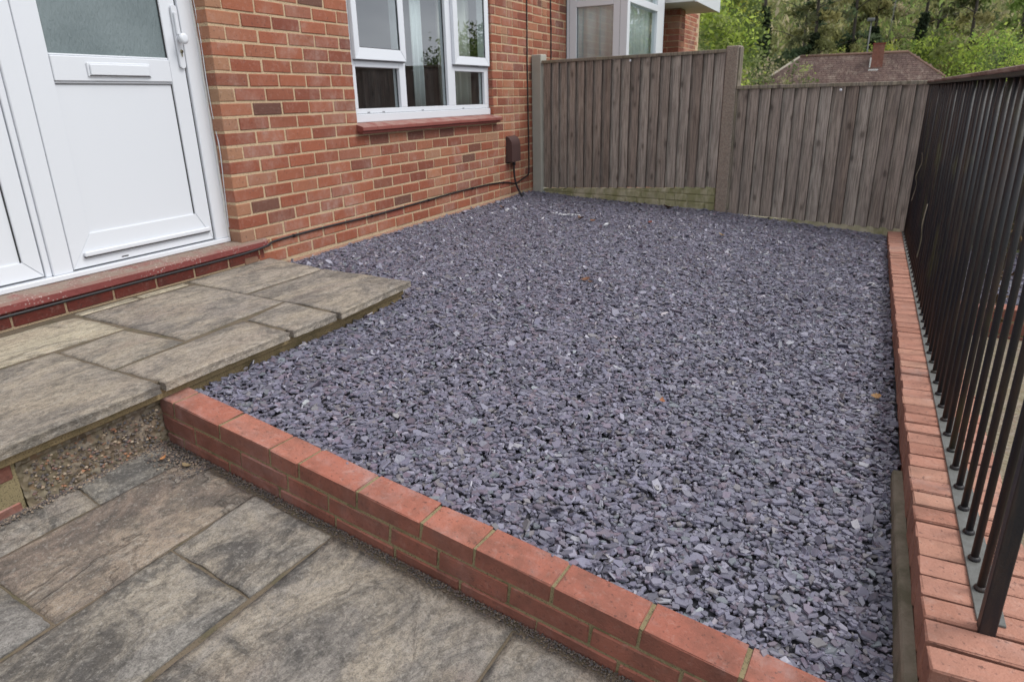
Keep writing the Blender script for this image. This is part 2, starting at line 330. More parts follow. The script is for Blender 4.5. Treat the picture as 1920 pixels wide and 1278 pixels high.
def tube_data(pts, rad, seg=8):
    V, F = [], []; pts = [Vector(p) for p in pts]; n = len(pts)
    for i, p in enumerate(pts):
        t = (pts[min(i + 1, n - 1)] - pts[max(i - 1, 0)]).normalized()
        a = t.cross(Vector((0, 0, 1)) if abs(t.z) < .9 else Vector((1, 0, 0))).normalized(); b = t.cross(a)
        r = rad[i] if isinstance(rad, (list, tuple)) else rad
        for k in range(seg):
            th = 2 * math.pi * k / seg; V.append(p + a * math.cos(th) * r + b * math.sin(th) * r)
    for i in range(n - 1):
        for k in range(seg):
            k2 = (k + 1) % seg; F.append((i * seg + k, i * seg + k2, (i + 1) * seg + k2, (i + 1) * seg + k))
    F.append(tuple(range(seg))[::-1]); F.append(tuple((n - 1) * seg + k for k in range(seg)))
    return V, F
def tube(name, pts, rad, mat, parent=None, seg=8):
    V, F = tube_data(pts, rad, seg); o = mobj(name, V, F, mat, parent, True); return o
def smooth_path(P, n=6):
    P = [Vector(p) for p in P]; out = []
    for i in range(len(P) - 1):
        p0, p1, p2, p3 = P[max(i - 1, 0)], P[i], P[i + 1], P[min(i + 2, len(P) - 1)]
        for k in range(n):
            t = k / n; out.append(.5 * ((2 * p1) + (p2 - p0) * t + (2 * p0 - 5 * p1 + 4 * p2 - p3) * t * t + (3 * p1 - p0 - 3 * p2 + p3) * t ** 3))
    out.append(P[-1]); return out
def thing(name, label, cat, loc=(0, 0, 0), group=None):
    o = bpy.data.objects.new(name, None); COL.objects.link(o); o.location = loc; o.empty_display_size = .1
    o['label'] = label; o['category'] = cat
    if group: o['group'] = group
    return o
def tag(o, label, cat, group=None):
    o['label'] = label; o['category'] = cat
    if group: o['group'] = group
    return o
def struct(name):
    o = bpy.data.objects.new(name, None); COL.objects.link(o); o['kind'] = 'structure'; return o
def part(name, parent, kind=None):
    o = bpy.data.objects.new(name, None); COL.objects.link(o); o.parent = parent; return o

# brick meshes shared between alike bricks; each has a slightly uneven outline
_bc = {}
def brick_mesh(lx, ly, lz, mat, var, bev=.0035, jit=.0013):
    key = (round(lx, 3), round(ly, 3), round(lz, 3), mat.name, var)
    if key in _bc: return _bc[key]
    bm = bmesh.new(); add_box(bm, -lx / 2, lx / 2, -ly / 2, ly / 2, -lz / 2, lz / 2, bev); rr = random.Random(hash(key) & 0xffff)
    for v in bm.verts:
        v.co += Vector((rr.uniform(-jit, jit), rr.uniform(-jit, jit), rr.uniform(-jit, jit)))
    bmesh.ops.recalc_face_normals(bm, faces=bm.faces)
    me = bpy.data.meshes.new('brick'); bm.to_mesh(me); bm.free(); me.materials.append(mat); _bc[key] = me; return me
def put_brick(me, loc, parent, rot=None, name='brick'):
    o = link(bpy.data.objects.new(name, me), parent); o.location = loc
    if rot is not None: o.rotation_euler = rot
    return o
def joined(name, items, mat, parent):
    """items: (mesh, location, rnd) -> one mesh object that is real geometry, kind stuff"""
    V, F, A = [], [], []
    for me, loc, r in items:
        b = len(V)
        V += [tuple(v.co + Vector(loc)) for v in me.vertices]; F += [tuple(b + i for i in p.vertices) for p in me.polygons]; A += [r] * len(me.vertices)
    o = mobj(name, V, F, mat, parent); at = o.data.attributes.new('rnd', 'FLOAT', 'POINT'); at.data.foreach_set('value', A); o['kind'] = 'stuff'; return o

# ------------------------------------------------------------ the house wall
house = thing('brick_house', 'red brick house front with white door, three-light window and bay window further along', 'house', (0, 0, 0))
wall = box('wall', -.11, -.0032, 2.707, 3.815, .045, 2.40, MM_house, house)      # mortar behind and between the bricks
def mort(y0, y1, z0, z1, m=MM_house, x1=-.0032): box('mortar', -.11, x1, y0, y1, z0, z1, m, wall)
mort(3.8151, 5.7649, .045, .80); mort(3.8151, 5.7649, 1.97, 2.40); mort(5.765, 7.48, .045, 2.40)
mort(7.4801, 8.95, .045, 1.0); mort(8.9501, 14, -.4, 2.6); mort(7.4801, 8.95, 2.35, 2.6)
mort(2.707, 7.48, -.15, .0449, MM_plinth, -.0025); mort(-.6, 2.7069, -.15, .162, MM_house, -.004); mort(-1.2, .85, .165, 2.4)
WO = (3.818, 5.762, .805, 1.965)      # window opening y0,y1,z0,z1
near, far_ = [], []
row = 0
for k in range(-17, 14):
    z = 1.370 + .075 * k
    if z < .09: mt = MB_plinth
    else: mt = None
    y = 2.704; first = True; even = (k % 2 == 0)
    while y < 7.47:
        if first and not even: Lb = .1025
        else:
            Lb = .2125
            if y > 5.7 and random.random() < .38: Lb = .1025
        first = False
        y1 = min(y + Lb, 7.478)
        if y1 - y < .03: break
        segs = [(y, y1)]
        if WO[2] - .02 < z < WO[3] + .02:
            segs = []
            if y < WO[0] - .002: segs.append((y, min(y1, WO[0])))
            if y1 > WO[1] + .002: segs.append((max(y, WO[1]), y1))
        if abs(z - .17) < .03: segs = [(max(a, 2.86), b) for a, b in segs]
        if z < .05 and False: segs = []
        for a, b in segs:
            if b - a < .028: continue
            m = mt or MB_house
            if not mt:
                q = random.random()
                if q > .97: m = MB_dark
                if a < 2.71 and b - a < .12: m = MB_buff
                if b - a < .11 and q < .12: m = MB_buff
                if .68 < z < .79 and 3.8 < a < 5.6 and random.random() < .35: m = MB_dark
            it = (m, (a, b), z)
            (near if z < 1.95 else far_).append(it)
        y += Lb + (.012 if Lb > .2 else .0095)
near.sort(key=lambda t: t[1][0])
def place_bricks(lst, asobj, m=None):
    out = []
    for m, (a, b), z in lst:
        me = brick_mesh(.1, round(b - a, 3), .0635, m, random.randint(0, 5))
        loc = (-.05 + random.uniform(-.0008, .0016), (a + b) / 2 + random.uniform(-.0012, .0012), z + random.uniform(-.0018, .0018))
        if asobj:
            o = put_brick(me, loc, wall, (random.uniform(-.006, .006), 0, 0))
        else: out.append((me, loc, random.random(), m))
    return out
place_bricks(near[:290], True)
rest = place_bricks(near[290:] + far_, False)
for m in (MB_house, MB_dark, MB_buff, MB_plinth):
    it = [(a, b, c) for a, b, c, mm in rest if mm is m]
    if it: joined('distant_bricks', it, m, wall)
# reveal of the window, far side: bricks turn the corner
it = []
for k in range(-7, 9):
    z = 1.370 + .075 * k
    it.append((brick_mesh(.1, .02, .0655, MB_house, 0), (-.052, 5.7655, z), random.random()))
joined('reveal_bricks', it, MB_house, wall)
# brickwork left of the door unit, beyond the bay, and course under the doorstep
it = []
for k in range(-16, 14):
    z = 1.370 + .075 * k
    if z < .2: continue
    y = -1.2 + (.1125 if k % 2 else 0)
    while y < .83:
        it.append((brick_mesh(.1, min(.215, .845 - y) if .845 - y > .05 else .05, .0655, MB_house, 1), (-.05, y + min(.215, .845 - y) / 2, z), random.random())); y += .2245
for k in range(-21, 16):
    z = 1.370 + .075 * k; y = 8.955 + (.1125 if k % 2 else 0)
    while y < 13.7: it.append((brick_mesh(.1, .215, .0655, MB_house, 2), (-.05, y + .1075, z), random.random())); y += .2245
joined('side_bricks', it, MB_house, wall)
y = .12; k = 0
while y < 2.85:
    Lb = .215; y1 = min(y + Lb, 2.855)
    put_brick(brick_mesh(.1, round(y1 - y, 3), .062, MB_step, k % 3), (-.049, (y + y1) / 2, .129), wall); y = y1 + .0105; k += 1
# storey above, out of the frame, so that light and reflections are right
box('upper_wall', -.3, -.004, -1.2, 14, 2.401, 4.9, MB_house, wall)
box('back_wall', -4.2, -4.0, -1.2, 14, -.2, 4.9, M_room, house); box('end_wall', -4, -.31, 13.8, 14, -.2, 4.9, M_room, house); box('end_wall', -4, -.31, -1.2, -1.0, -.2, 4.9, M_room, house)
box('roof', -4.3, .35, -1.4, 14.2, 4.9, 5.05, M_roof, house)
box('partition', -3.99, -.311, 3.2, 3.3, -.2, 2.6, M_room, house); box('partition', -3.99, -.311, 6.9, 7.0, -.2, 2.6, M_room, house)
box('room_floor', -3.99, -.12, -.99, 13.7, -.1, 0, M_room, house)

# ------------------------------------------------------------ the door
X = -.10
def bar(name, y0, y1, z0, z1, x0, x1, mat, parent, bev=.003): return box(name, x0, x1, y0, y1, z0, z1, mat, parent, bev)
def leaf_frame(p, y0, y1, z0, z1, wy0, wy1, wz0, wz1, x0, x1, mat=M_upvc, name='sash'):
    """a frame with mitred corners (each member a wedge-ended bar) round an opening"""
    for a, b, c, d in ((( y0, z0), (y1, z0), (y1 - wy1, z0 + wz0), (y0 + wy0, z0 + wz0)), ((y1, z0), (y1, z1), (y1 - wy1, z1 - wz1), (y1 - wy1, z0 + wz0)),
                       ((y1, z1), (y0, z1), (y0 + wy0, z1 - wz1), (y1 - wy1, z1 - wz1)), ((y0, z1), (y0, z0), (y0 + wy0, z0 + wz0), (y0 + wy0, z1 - wz1))):
        V = [(x0, *q) for q in (a, b, c, d)] + [(x1, *a), (x1, *b), (x1 - .006, *c), (x1 - .006, *d)]
        mid = [(a[0] + b[0]) / 2, (a[1] + b[1]) / 2]; cen = [sum(q[0] for q in (a, b, c, d)) / 4, sum(q[1] for q in (a, b, c, d)) / 4]
        V = [(v[0], cen[0] + (v[1] - cen[0]) * .9992, cen[1] + (v[2] - cen[1]) * .9992) for v in V]
        bm = bmesh.new(); vs = [bm.verts.new(v) for v in V]
        for f in ((0, 1, 2, 3), (4, 5, 6, 7), (0, 1, 5, 4), (1, 2, 6, 5), (2, 3, 7, 6), (3, 0, 4, 7)): bm.faces.new([vs[i] for i in f])
        bmesh.ops.recalc_face_normals(bm, faces=bm.faces)
        es = [e for e in bm.edges if {e.verts[0].index, e.verts[1].index} and all(v.co.x > x1 - .01 for v in e.verts)]
        bmesh.ops.bevel(bm, geom=es, offset=.0022, segments=2, affect='EDGES')
        bmobj(name, bm, mat, p)
df = part('door_frame', house)
bar('jamb', 2.614, 2.70, .245, 2.15, X - .06, X + .012, M_upvc, df)
bar('jamb', 1.728, 1.816, .245, 2.15, X - .06, X + .006, M_upvc, df)
bar('jamb_bead', 1.700, 1.727, .245, 2.15, X - .06, X - .004, M_upvc, df)
bar('jamb', .85, .93, .245, 2.15, X - .06, X + .012, M_upvc, df)
bar('frame_head', .85, 2.70, 2.151, 2.22, X - .06, X + .012, M_upvc, df)
bar('threshold', .85, 2.70, .2215, .2445, X - .06, X + .024, M_upvc, df)
V, F = tube_data(smooth_path([(X + .012 + random.uniform(-.002, .004), 2.700 + random.uniform(-.003, .002), z) for z in np.arange(.24, 2.2, .07)], 3), .0075, 6)
mobj('sealant_bead', V, F, M_seal, df, True)
tube('loose_wire', smooth_path([(X + .02, 2.702, 1.62), (X + .03, 2.706, 1.3), (X + .034, 2.698, 1.05), (X + .03, 2.708, .85), (X + .05, 2.699, .72), (X + .03, 2.704, .5), (X + .02, 2.702, .3)]), .0028, M_upvc, df, 6)
door = part('door', house)
leaf_frame(door, 1.822, 2.606, .252, 2.12, .112, .084, .148, .10, X - .05, X)            # outer stiles and rails
bar('middle_rail', 1.935, 2.521, 1.060, 1.163, X - .05, X - .001, M_upvc, door)
bar('bead', 1.935, 2.521, 1.0505, 1.0595, X - .03, X - .008, M_upvc, door); bar('bead', 1.935, 2.521, 1.1635, 1.172, X - .03, X - .008, M_upvc, door)
bar('door_panel', 1.925, 2.53, .38, 1.06, X - .04, X - .0155, M_upvc, door, 0)
bar('seam', 2.5165, 2.5195, .402, 1.05, X - .0155, X - .012, M_gasket, door, 0); bar('seam', 1.938, 2.52, 1.0465, 1.0492, X - .0155, X - .012, M_dirtline, door, 0)
bar('glass_seam', 2.5165, 2.521, 1.172, 2.0, X - .0155, X - .011, M_gasket, door, 0)
bar('glass', 1.93, 2.525, 1.15, 2.03, X - .03, X - .016, M_obscure, door, 0)
bar('weather_bar', 1.880, 2.585, .300, .322, X, X + .016, M_upvc, door, .004); bar('weather_bar_gap', 1.882, 2.583, .2955, .2995, X - .003, X + .011, M_gasket, door, 0)
bar('drain_slot', 2.06, 2.095, .262, .267, X - .002, X + .001, M_gasket, door, 0)
bar('edge_gap', 2.6065, 2.6135, .25, 2.12, X - .04, X - .006, M_gasket, door, 0)
bar('edge_gap', 1.8165, 1.8215, .25, 2.12, X - .04, X - .012, M_dirtline, door, 0)
lp = bar('letter_plate', 2.085, 2.402, 1.078, 1.14, X, X + .006, M_upvc, door, .003)
box('flap', X + .006, X + .0135, 2.095, 2.392, 1.085, 1.132, M_upvc, lp, .003); box('flap_shadow_gap', X + .0055, X + .0068, 2.091, 2.396, 1.0815, 1.0845, M_gasket, lp)
hd = part('handle', door)
bm = bmesh.new()                                  # rounded back plate
for x in (X + .001, X + .012):
    ring = [(2.590 + .0165 * math.cos(a), (1.400 if math.sin(a) > 0 else 1.142) + .0165 * math.sin(a)) for a in np.linspace(0, 2 * math.pi, 24, endpoint=False)]
    vs = [bm.verts.new((x, *q)) for q in ring]
    if x > X + .01: bm.faces.new(vs)
bm.verts.ensure_lookup_table()
for i in range(24): bm.faces.new([bm.verts[i], bm.verts[(i + 1) % 24], bm.verts[24 + (i + 1) % 24], bm.verts[24 + i]])
bmobj('back_plate', bm, M_upvc, hd)
tube('knob_stem', [(X + .012, 2.588, 1.262), (X + .04, 2.588, 1.262)], .011, M_upvc, hd, 16)
tube('knob', [(X + .034, 2.588, 1.262), (X + .040, 2.588, 1.262), (X + .052, 2.588, 1.262), (X + .058, 2.588, 1.262), (X + .060, 2.588, 1.262)], [.018, .025, .026, .021, .012], M_upvc, hd, 24)
bar('lever_grip', 2.577, 2.590, 1.28, 1.385, X + .0125, X + .024, M_upvc, hd, .004)
tube('keyhole', [(X + .012, 2.592, 1.204), (X + .016, 2.592, 1.204)], .0085, M_brass, hd, 14); bar('keyhole_slot', 2.5885, 2.5955, 1.180, 1.204, X + .0125, X + .0155, M_brass, hd, .001)
bar('key_slit', 2.5905, 2.5935, 1.190, 1.207, X + .0156, X + .0168, M_black, hd, 0)
side = part('side_light', house)
leaf_frame(side, .94, 1.694, .252, 2.12, .08, .072, .075, .08, X - .05, X - .006)
bar('side_panel', 1.0, 1.64, .30, 1.07, X - .04, X - .022, M_upvc, side, 0); bar('seam', 1.617, 1.6205, .328, 1.05, X - .022, X - .0185, M_gasket, side, 0)
bar('middle_rail', 1.021, 1.6215, 1.06, 1.15, X - .05, X - .007, M_upvc, side); bar('glass', 1.0, 1.64, 1.14, 2.06, X - .035, X - .02, M_obscure, side, 0)
# doorstep with sloping, worn top
bm = bmesh.new(); n = 60; ys = np.linspace(-.6, 2.868, n)
prof = [(-.16, .2205), (-.03, .2195), (.022, .211), (.030, .200), (.029, .172), (.022, .1655), (-.0035, .1640)]
prev = None
for i, y in enumerate(ys):
    ringv = []
    for j, (x, z) in enumerate(prof):
        nz = noise.noise(Vector((x * 30, y * 9, z * 20))) * .0022
        ringv.append(bm.verts.new((x + (nz if j > 1 else 0), y, z + nz * .7)))
    if prev:
        for j in range(len(prof) - 1): bm.faces.new((prev[j], ringv[j], ringv[j + 1], prev[j + 1]))
    prev = ringv
bm.faces.new(prev); ds = bmobj('doorstep', bm, M_step, house)

# ------------------------------------------------------------ the window
win = part('window', house); XW = -.045
y0, y1 = 3.822, 5.758
def wb(name, a, b, c, d, x0=XW - .06, x1=XW, m=M_upvc, bev=.003): return bar(name, a, b, c, d, x0, x1, m, win, bev)
wb('frame_bottom', y0, y1, .868, .900); wb('frame_head', y0, y1, 1.9, 1.96); wb('window_board', y0 + .002, y1 - .002, .812, .866, XW - .05, XW + .014)
wb('frame_side', y0, 3.902, .9005, 1.8995); wb('frame_side', 5.684, y1, .9005, 1.8995)
wb('mullion', 4.402, 4.478, .9005, 1.8995); wb('mullion', 5.072, 5.184, .9005, 1.8995)
wb('transom', 3.9025, 4.4015, 1.166, 1.212); wb('transom', 5.1845, 5.6835, 1.166, 1.212)
sL = part('sash', win); leaf_frame(sL, 3.878, 4.462, 1.212, 1.91, .062, .060, .074, .06, XW + .001, XW + .028, M_upvc, 'sash_frame')
sR = part('sash', win); leaf_frame(sR, 5.148, 5.742, 1.216, 1.91, .080, .062, .066, .06, XW + .001, XW + .028, M_upvc, 'sash_frame')
for sx, (a, b) in ((sL, (3.876, 4.464)), (sR, (5.146, 5.744))): box('drip_gap', XW + .001, XW + .016, a + .006, b - .006, 1.2045, 1.2115, M_dirtline, sx)
def pane(a, b, c, d, x=XW - .03, p=None):
    box('glass', x - .003, x, a, b, c, d, M_glass, p or win)
    bmg = bmesh.new()
    for q in ((a, a + .004, c, d), (b - .004, b, c, d)): add_box(bmg, x, x + .006, *q)
    add_box(bmg, x, x + .006, a + .0045, b - .0045, c, c + .004); bmobj('gasket', bmg, M_gasket, p or win)
pane(3.9022, 4.4018, .9002, 1.1658); pane(4.4782, 5.0718, .9002, 1.8998); pane(5.1842, 5.6838, .9002, 1.1658)
pane(3.94, 4.402, 1.286, 1.85, XW + .012, sL); pane(5.228, 5.68, 1.282, 1.85, XW + .012, sR)
for yy in (3.99, 4.16, 4.66, 5.28): box('bee_vent', XW, XW + .002, yy, yy + .028, .872, .878, M_dirtline, win)
# sill of clay tiles, each tile a piece
sill = part('window_sill', win)
yy = 3.80; i = 0
while yy < 5.82:
    yb = min(yy + .158, 5.825)
    V = []
    for y in (yy + .0008, yb - .0008):
        V += [(-.035, y, .8115), (.050, y, .789), (.056, y, .784), (.057, y, .764), (.050, y, .759), (-.035, y, .758)]
    F = [(j, j + 1, 6 + j + 1, 6 + j) for j in range(5)] + [(5, 0, 6, 11), (0, 5, 4, 3, 2, 1), (6, 7, 8, 9, 10, 11)]
    t_ = mobj('sill_tile', V, F, M_sill, sill); t_.location = (random.uniform(-.001, .001), 0, random.uniform(-.0008, .0008)); yy = yb; i += 1
box('sill_under_course', -.03, .040, 3.812, 5.812, .7425, .7575, M_sill, sill)
# curtains hang inside: things of their own
def curtain(name, lab, y0, y1, z0, z1, x, mat, amp=.022, wl=.09, axis='y', sheer=False):
    n = 90; V = []; F = []
    for i in range(n + 1):
        t = y0 + (y1 - y0) * i / n; d = amp * (math.sin(t * 2 * math.pi / wl) + .5 * math.sin(t * 2 * math.pi / wl / 2.3 + 1))
        for z in (z0, z1): V.append((x + d, t, z) if axis == 'y' else (t, x + d, z))
    for i in range(n): F.append((2 * i, 2 * i + 2, 2 * i + 3, 2 * i + 1))
    o = mobj(name, V, F, mat, None, True); so_ = o.modifiers.new('t', 'SOLIDIFY'); so_.thickness = .002; tag(o, lab, 'curtain'); return o
curtain('curtain', 'pale gathered curtain hanging behind the right-hand light of the window by the cable box', 5.16, 5.72, .84, 1.95, -.20, M_dkcurt)
curtain('curtain', 'narrow white curtain edge hanging inside the middle light of the window', 4.86, 5.00, .84, 1.95, -.24, M_curtain, .012, .06)
curtain('curtain', 'thin grey-white curtain drawn back at the left light of the window', 3.84, 3.96, .84, 1.95, -.22, M_dkcurt, .012, .06)

# ------------------------------------------------------------ the neighbouring bay window and porch
bay = part('bay_window', house); BX = .682; BY = 7.482
def bb(name, *a, m=M_upvc, bev=.003): return box(name, *a, m, bay, bev)
bb('bay_base', .002, BX - .03, BY + .03, 8.92, -.3, 1.12, m=MB_house, bev=0)
bb('bay_sill', .002, BX + .03, BY - .03, 8.98, 1.121, 1.18)
bb('corner_post', BX - .155, BX, BY, BY + .085, 1.181, 2.30); bb('wall_post', .004, .118, BY, BY + .07, 1.181, 2.30)
bb('post_groove', .0365, .0395, BY - .0015, BY + .0005, 1.19, 2.3, m=M_dirtline, bev=0); bb('post_groove', .60, .603, BY - .0015, BY + .0005, 1.19, 2.3, m=M_dirtline, bev=0)
bb('side_rail', .1185, BX - .1555, BY, BY + .07, 1.181, 1.24); bb('side_transom', .1185, BX - .1555, BY - .002, BY + .07, 1.838, 1.90); bb('side_head', .1185, BX - .1555, BY, BY + .07, 2.24, 2.30)
bb('glass', .119, BX - .156, BY + .03, BY + .033, 1.241, 1.837, m=M_glass, bev=0); bb('glass', .119, BX - .156, BY + .03, BY + .033, 1.901, 2.239, m=M_glass, bev=0)
bb('gasket', .1187, .1225, BY + .02, BY + .029, 1.241, 1.837, m=M_gasket, bev=0); bb('gasket', BX - .1595, BX - .1558, BY + .02, BY + .029, 1.241, 1.837, m=M_gasket, bev=0)
bb('front_rail', BX - .07, BX, 7.5675, 8.92, 1.181, 1.24); bb('front_transom', BX - .07, BX + .004, 7.5675, 8.62, 1.855, 1.925); bb('front_head', BX - .07, BX, 7.5675, 8.92, 2.24, 2.30)
bb('front_post', BX - .07, BX, 8.621, 8.92, 1.241, 2.239)
bb('glass', BX - .033, BX - .03, 7.568, 8.62, 1.241, 1.854, m=M_glass, bev=0); bb('glass', BX - .033, BX - .03, 7.568, 8.62, 1.926, 2.239, m=M_glass, bev=0)
bb('bay_back', .002, .012, 7.6, 8.9, 1.0, 2.34, m=M_curtain, bev=0)
bb('bay_roof', -.004, BX + .10, BY - .08, 9.02, 2.301, 2.42, m=M_white)
curtain('net_curtain', 'white net curtain behind the side pane of the neighbouring bay window', .09, .56, 1.20, 2.25, BY + .065, M_curtain, .010, .13, axis='x')
curtain('blind', 'pale vertical blind inside the front pane of the bay window', 7.62, 8.85, 1.20, 2.25, BX - .10, M_curtain, .012, .09)
pier = part('porch_pier', house)
it = []
for k in range(-22, 14):
    z = 1.370 + .075 * k - .03; yy = 9.62
    for j in range(2):
        off = .1125 if k % 2 else 0
        a = .40 + (0 if j == 0 else .16 - (off * .3)); b = .40 + (.15 - off * .3 if j == 0 else .305)
        it.append((brick_mesh(round(b - a, 3), .1, .0655, MB_house, 0), ((a + b) / 2, yy + .05, z), random.random()))
    it.append((brick_mesh(.1, .18, .0655, MB_house, 0), (.655, yy + .2, z), random.random()))
joined('pier_bricks', it, MB_house, pier); box('pier_core', .41, .695, 9.63, 9.90, -.4, 2.35, MM_house, pier)
box('dark_recess', .02, .399, 9.5, 9.52, -.3, 2.34, M_darkwood, house); box('porch_door_frame', .46, .50, 9.30, 9.36, -.3, 1.90, M_upvc, house, .004)
bm = bmesh.new(); add_box(bm, -.004, 1.02, 9.022, 10.4, 1.985, 2.12, .004); bmobj('porch_canopy', bm, M_white, house)
box('porch_fascia', 1.0205, 1.045, 9.0, 10.42, 1.975, 2.14, M_upvc, house, .003)

# ------------------------------------------------------------ cables and cable box
cab = tube('cable', smooth_path([(.012, -.4, .158), (.036, .8, .160), (.036, 1.43, .159), (.036, 2.0, .160), (.036, 2.6, .161), (.034, 2.84, .172), (.008, 2.96, .184), (.007, 3.4, .190), (.007, 3.87, .187), (.007, 4.4, .196), (.007, 5.05, .207), (.007, 5.6, .205), (.007, 5.95, .186), (.010, 6.10, .160), (.008, 6.22, .158), (.007, 6.33, .183), (.007, 6.44, .20), (.007, 6.475, .25), (.007, 6.48, .5), (.007, 6.47, 1.2), (.007, 6.478, 1.82), (.007, 6.478, 2.6), (.007, 6.478, 3.4)], 7), .0066, M_black, None, 8)
tag(cab, 'black cable clipped low along the brick wall, rising beside the pale fence post', 'cable')
for y, z in ((3.1, .186), (3.87, .187), (4.6, .199), (5.3, .206), (5.9, .19)): box('cable_clip', .0, .015, y - .006, y + .006, z - .009, z + .009, M_black, cab)
cb2 = tube('cable', smooth_path([(.007, 7.05, -.1), (.007, 7.05, 1.2), (.007, 7.055, 1.6), (.007, 7.045, 1.9), (.007, 7.05, 3.4)], 5), .0068, M_black, None, 8)
tag(cb2, 'straight black cable running up the bricks between the fence top and the bay window', 'cable')
for i in range(5): box('cable_clip', .0, .015, 7.042, 7.058, 1.0 + .3 * i, 1.012 + .3 * i, M_black, cb2)
ebox = thing('cable_box', 'brown plastic cable entry box with rounded top fixed to the bricks', 'cable box', (0, 6.08, .37))
V, F = [], []; prof = [(0, 0)] + [(.062, 0)] + [(.062 * math.cos(a) if a > .0 else .062, .150 + .085 * math.sin(a)) for a in np.linspace(0, math.pi / 2, 9)]
for y in (-.092, .092): V += [(x + .001, y * (1), z) for x, z in prof]
n = len(prof); F = [(i, (i + 1) % n, n + (i + 1) % n, n + i) for i in range(n)] + [tuple(range(n))[::-1], tuple(range(n, 2 * n))]
mobj('cover', V, F, M_brownbox, ebox); box('base_plate', 0, .012, -.097, .097, -.012, .0, M_black, ebox); box('back_plate', .0, .004, -.096, .096, .001, .236, M_black, ebox)
tube('gland', [(.035, 0, -.035), (.035, 0, .0)], .016, M_black, ebox, 12); tube('box_cable', smooth_path([(.035, 0, -.02), (.034, .003, -.12), (.045, .02, -.22), (.075, .05, -.31), (.11, .07, -.36)]), .0095, M_black, ebox, 8)

# ------------------------------------------------------------ gravel level
def gz(x, y):
    zf = .012 if x < 1.06 else .012 - .131 * (x - 1.06)
    zb = .012 - .022 * x if x < 1.9 else -.03 - (x - 1.9) * .052
    v = min(max((y - 1.35) / 4.65, 0), 1); g = v ** .55
    z = zf * (1 - g) + zb * g
    if x < .5 and y > 2.8: z += .012 * (1 - x / .5)
    return z + .009 * noise.noise(Vector((x * 1.7, y * 1.7, 3)))
fd = Vector((math.cos(math.radians(-12)), math.sin(math.radians(-12)), 0)); fn = Vector((-fd.y, fd.x, 0))   # fence runs along fd; fn points away
FP = Vector((3.3, 5.90, 0))
def fence_y(x): return 5.90 + (x - 3.3) * math.tan(math.radians(-12))
AZ, SL = -.0622, -.1322
wd = Vector((math.cos(AZ) * math.cos(SL), math.sin(AZ) * math.cos(SL), math.sin(SL))); wn = Vector((-math.sin(AZ), math.cos(AZ), 0)); wu = wd.cross(wn)
WP = Vector((1.012, 1.331, .041))
def wall_back_y(x): return 1.331 + .100 + (x - 1.012) * math.tan(AZ)
def in_bed(x, y, m=0.0):
    if x < .005 or y > fence_y(x) - .012 or y < wall_back_y(x) + .006 + m: return False
    if x > (3.266 if y < 2.15 else 3.285): return False
    if x < 1.075 and y < 2.745: return False
    return True
nx, ny = 60, 90; V = []; F = []
for i in range(nx + 1):
    for j in range(ny + 1):
        x = -.02 + 3.33 * i / nx; y = 1.2 + 5.5 * j / ny; z = gz(x, y) - .016
        if y < wall_back_y(x) - .0: z -= .05
        V.append((x, y, z))
for i in range(nx):
    for j in range(ny):
        a = i * (ny + 1) + j; x, y, _ = V[a]
        if x < .98 and y < 2.60: continue
        if y < wall_back_y(x) - .06: continue
        F.append((a, a + ny + 1, a + ny + 2, a + 1))
gb = mobj('gravel_bed', V, F, M_bedbase, None, True); gb['kind'] = 'structure'

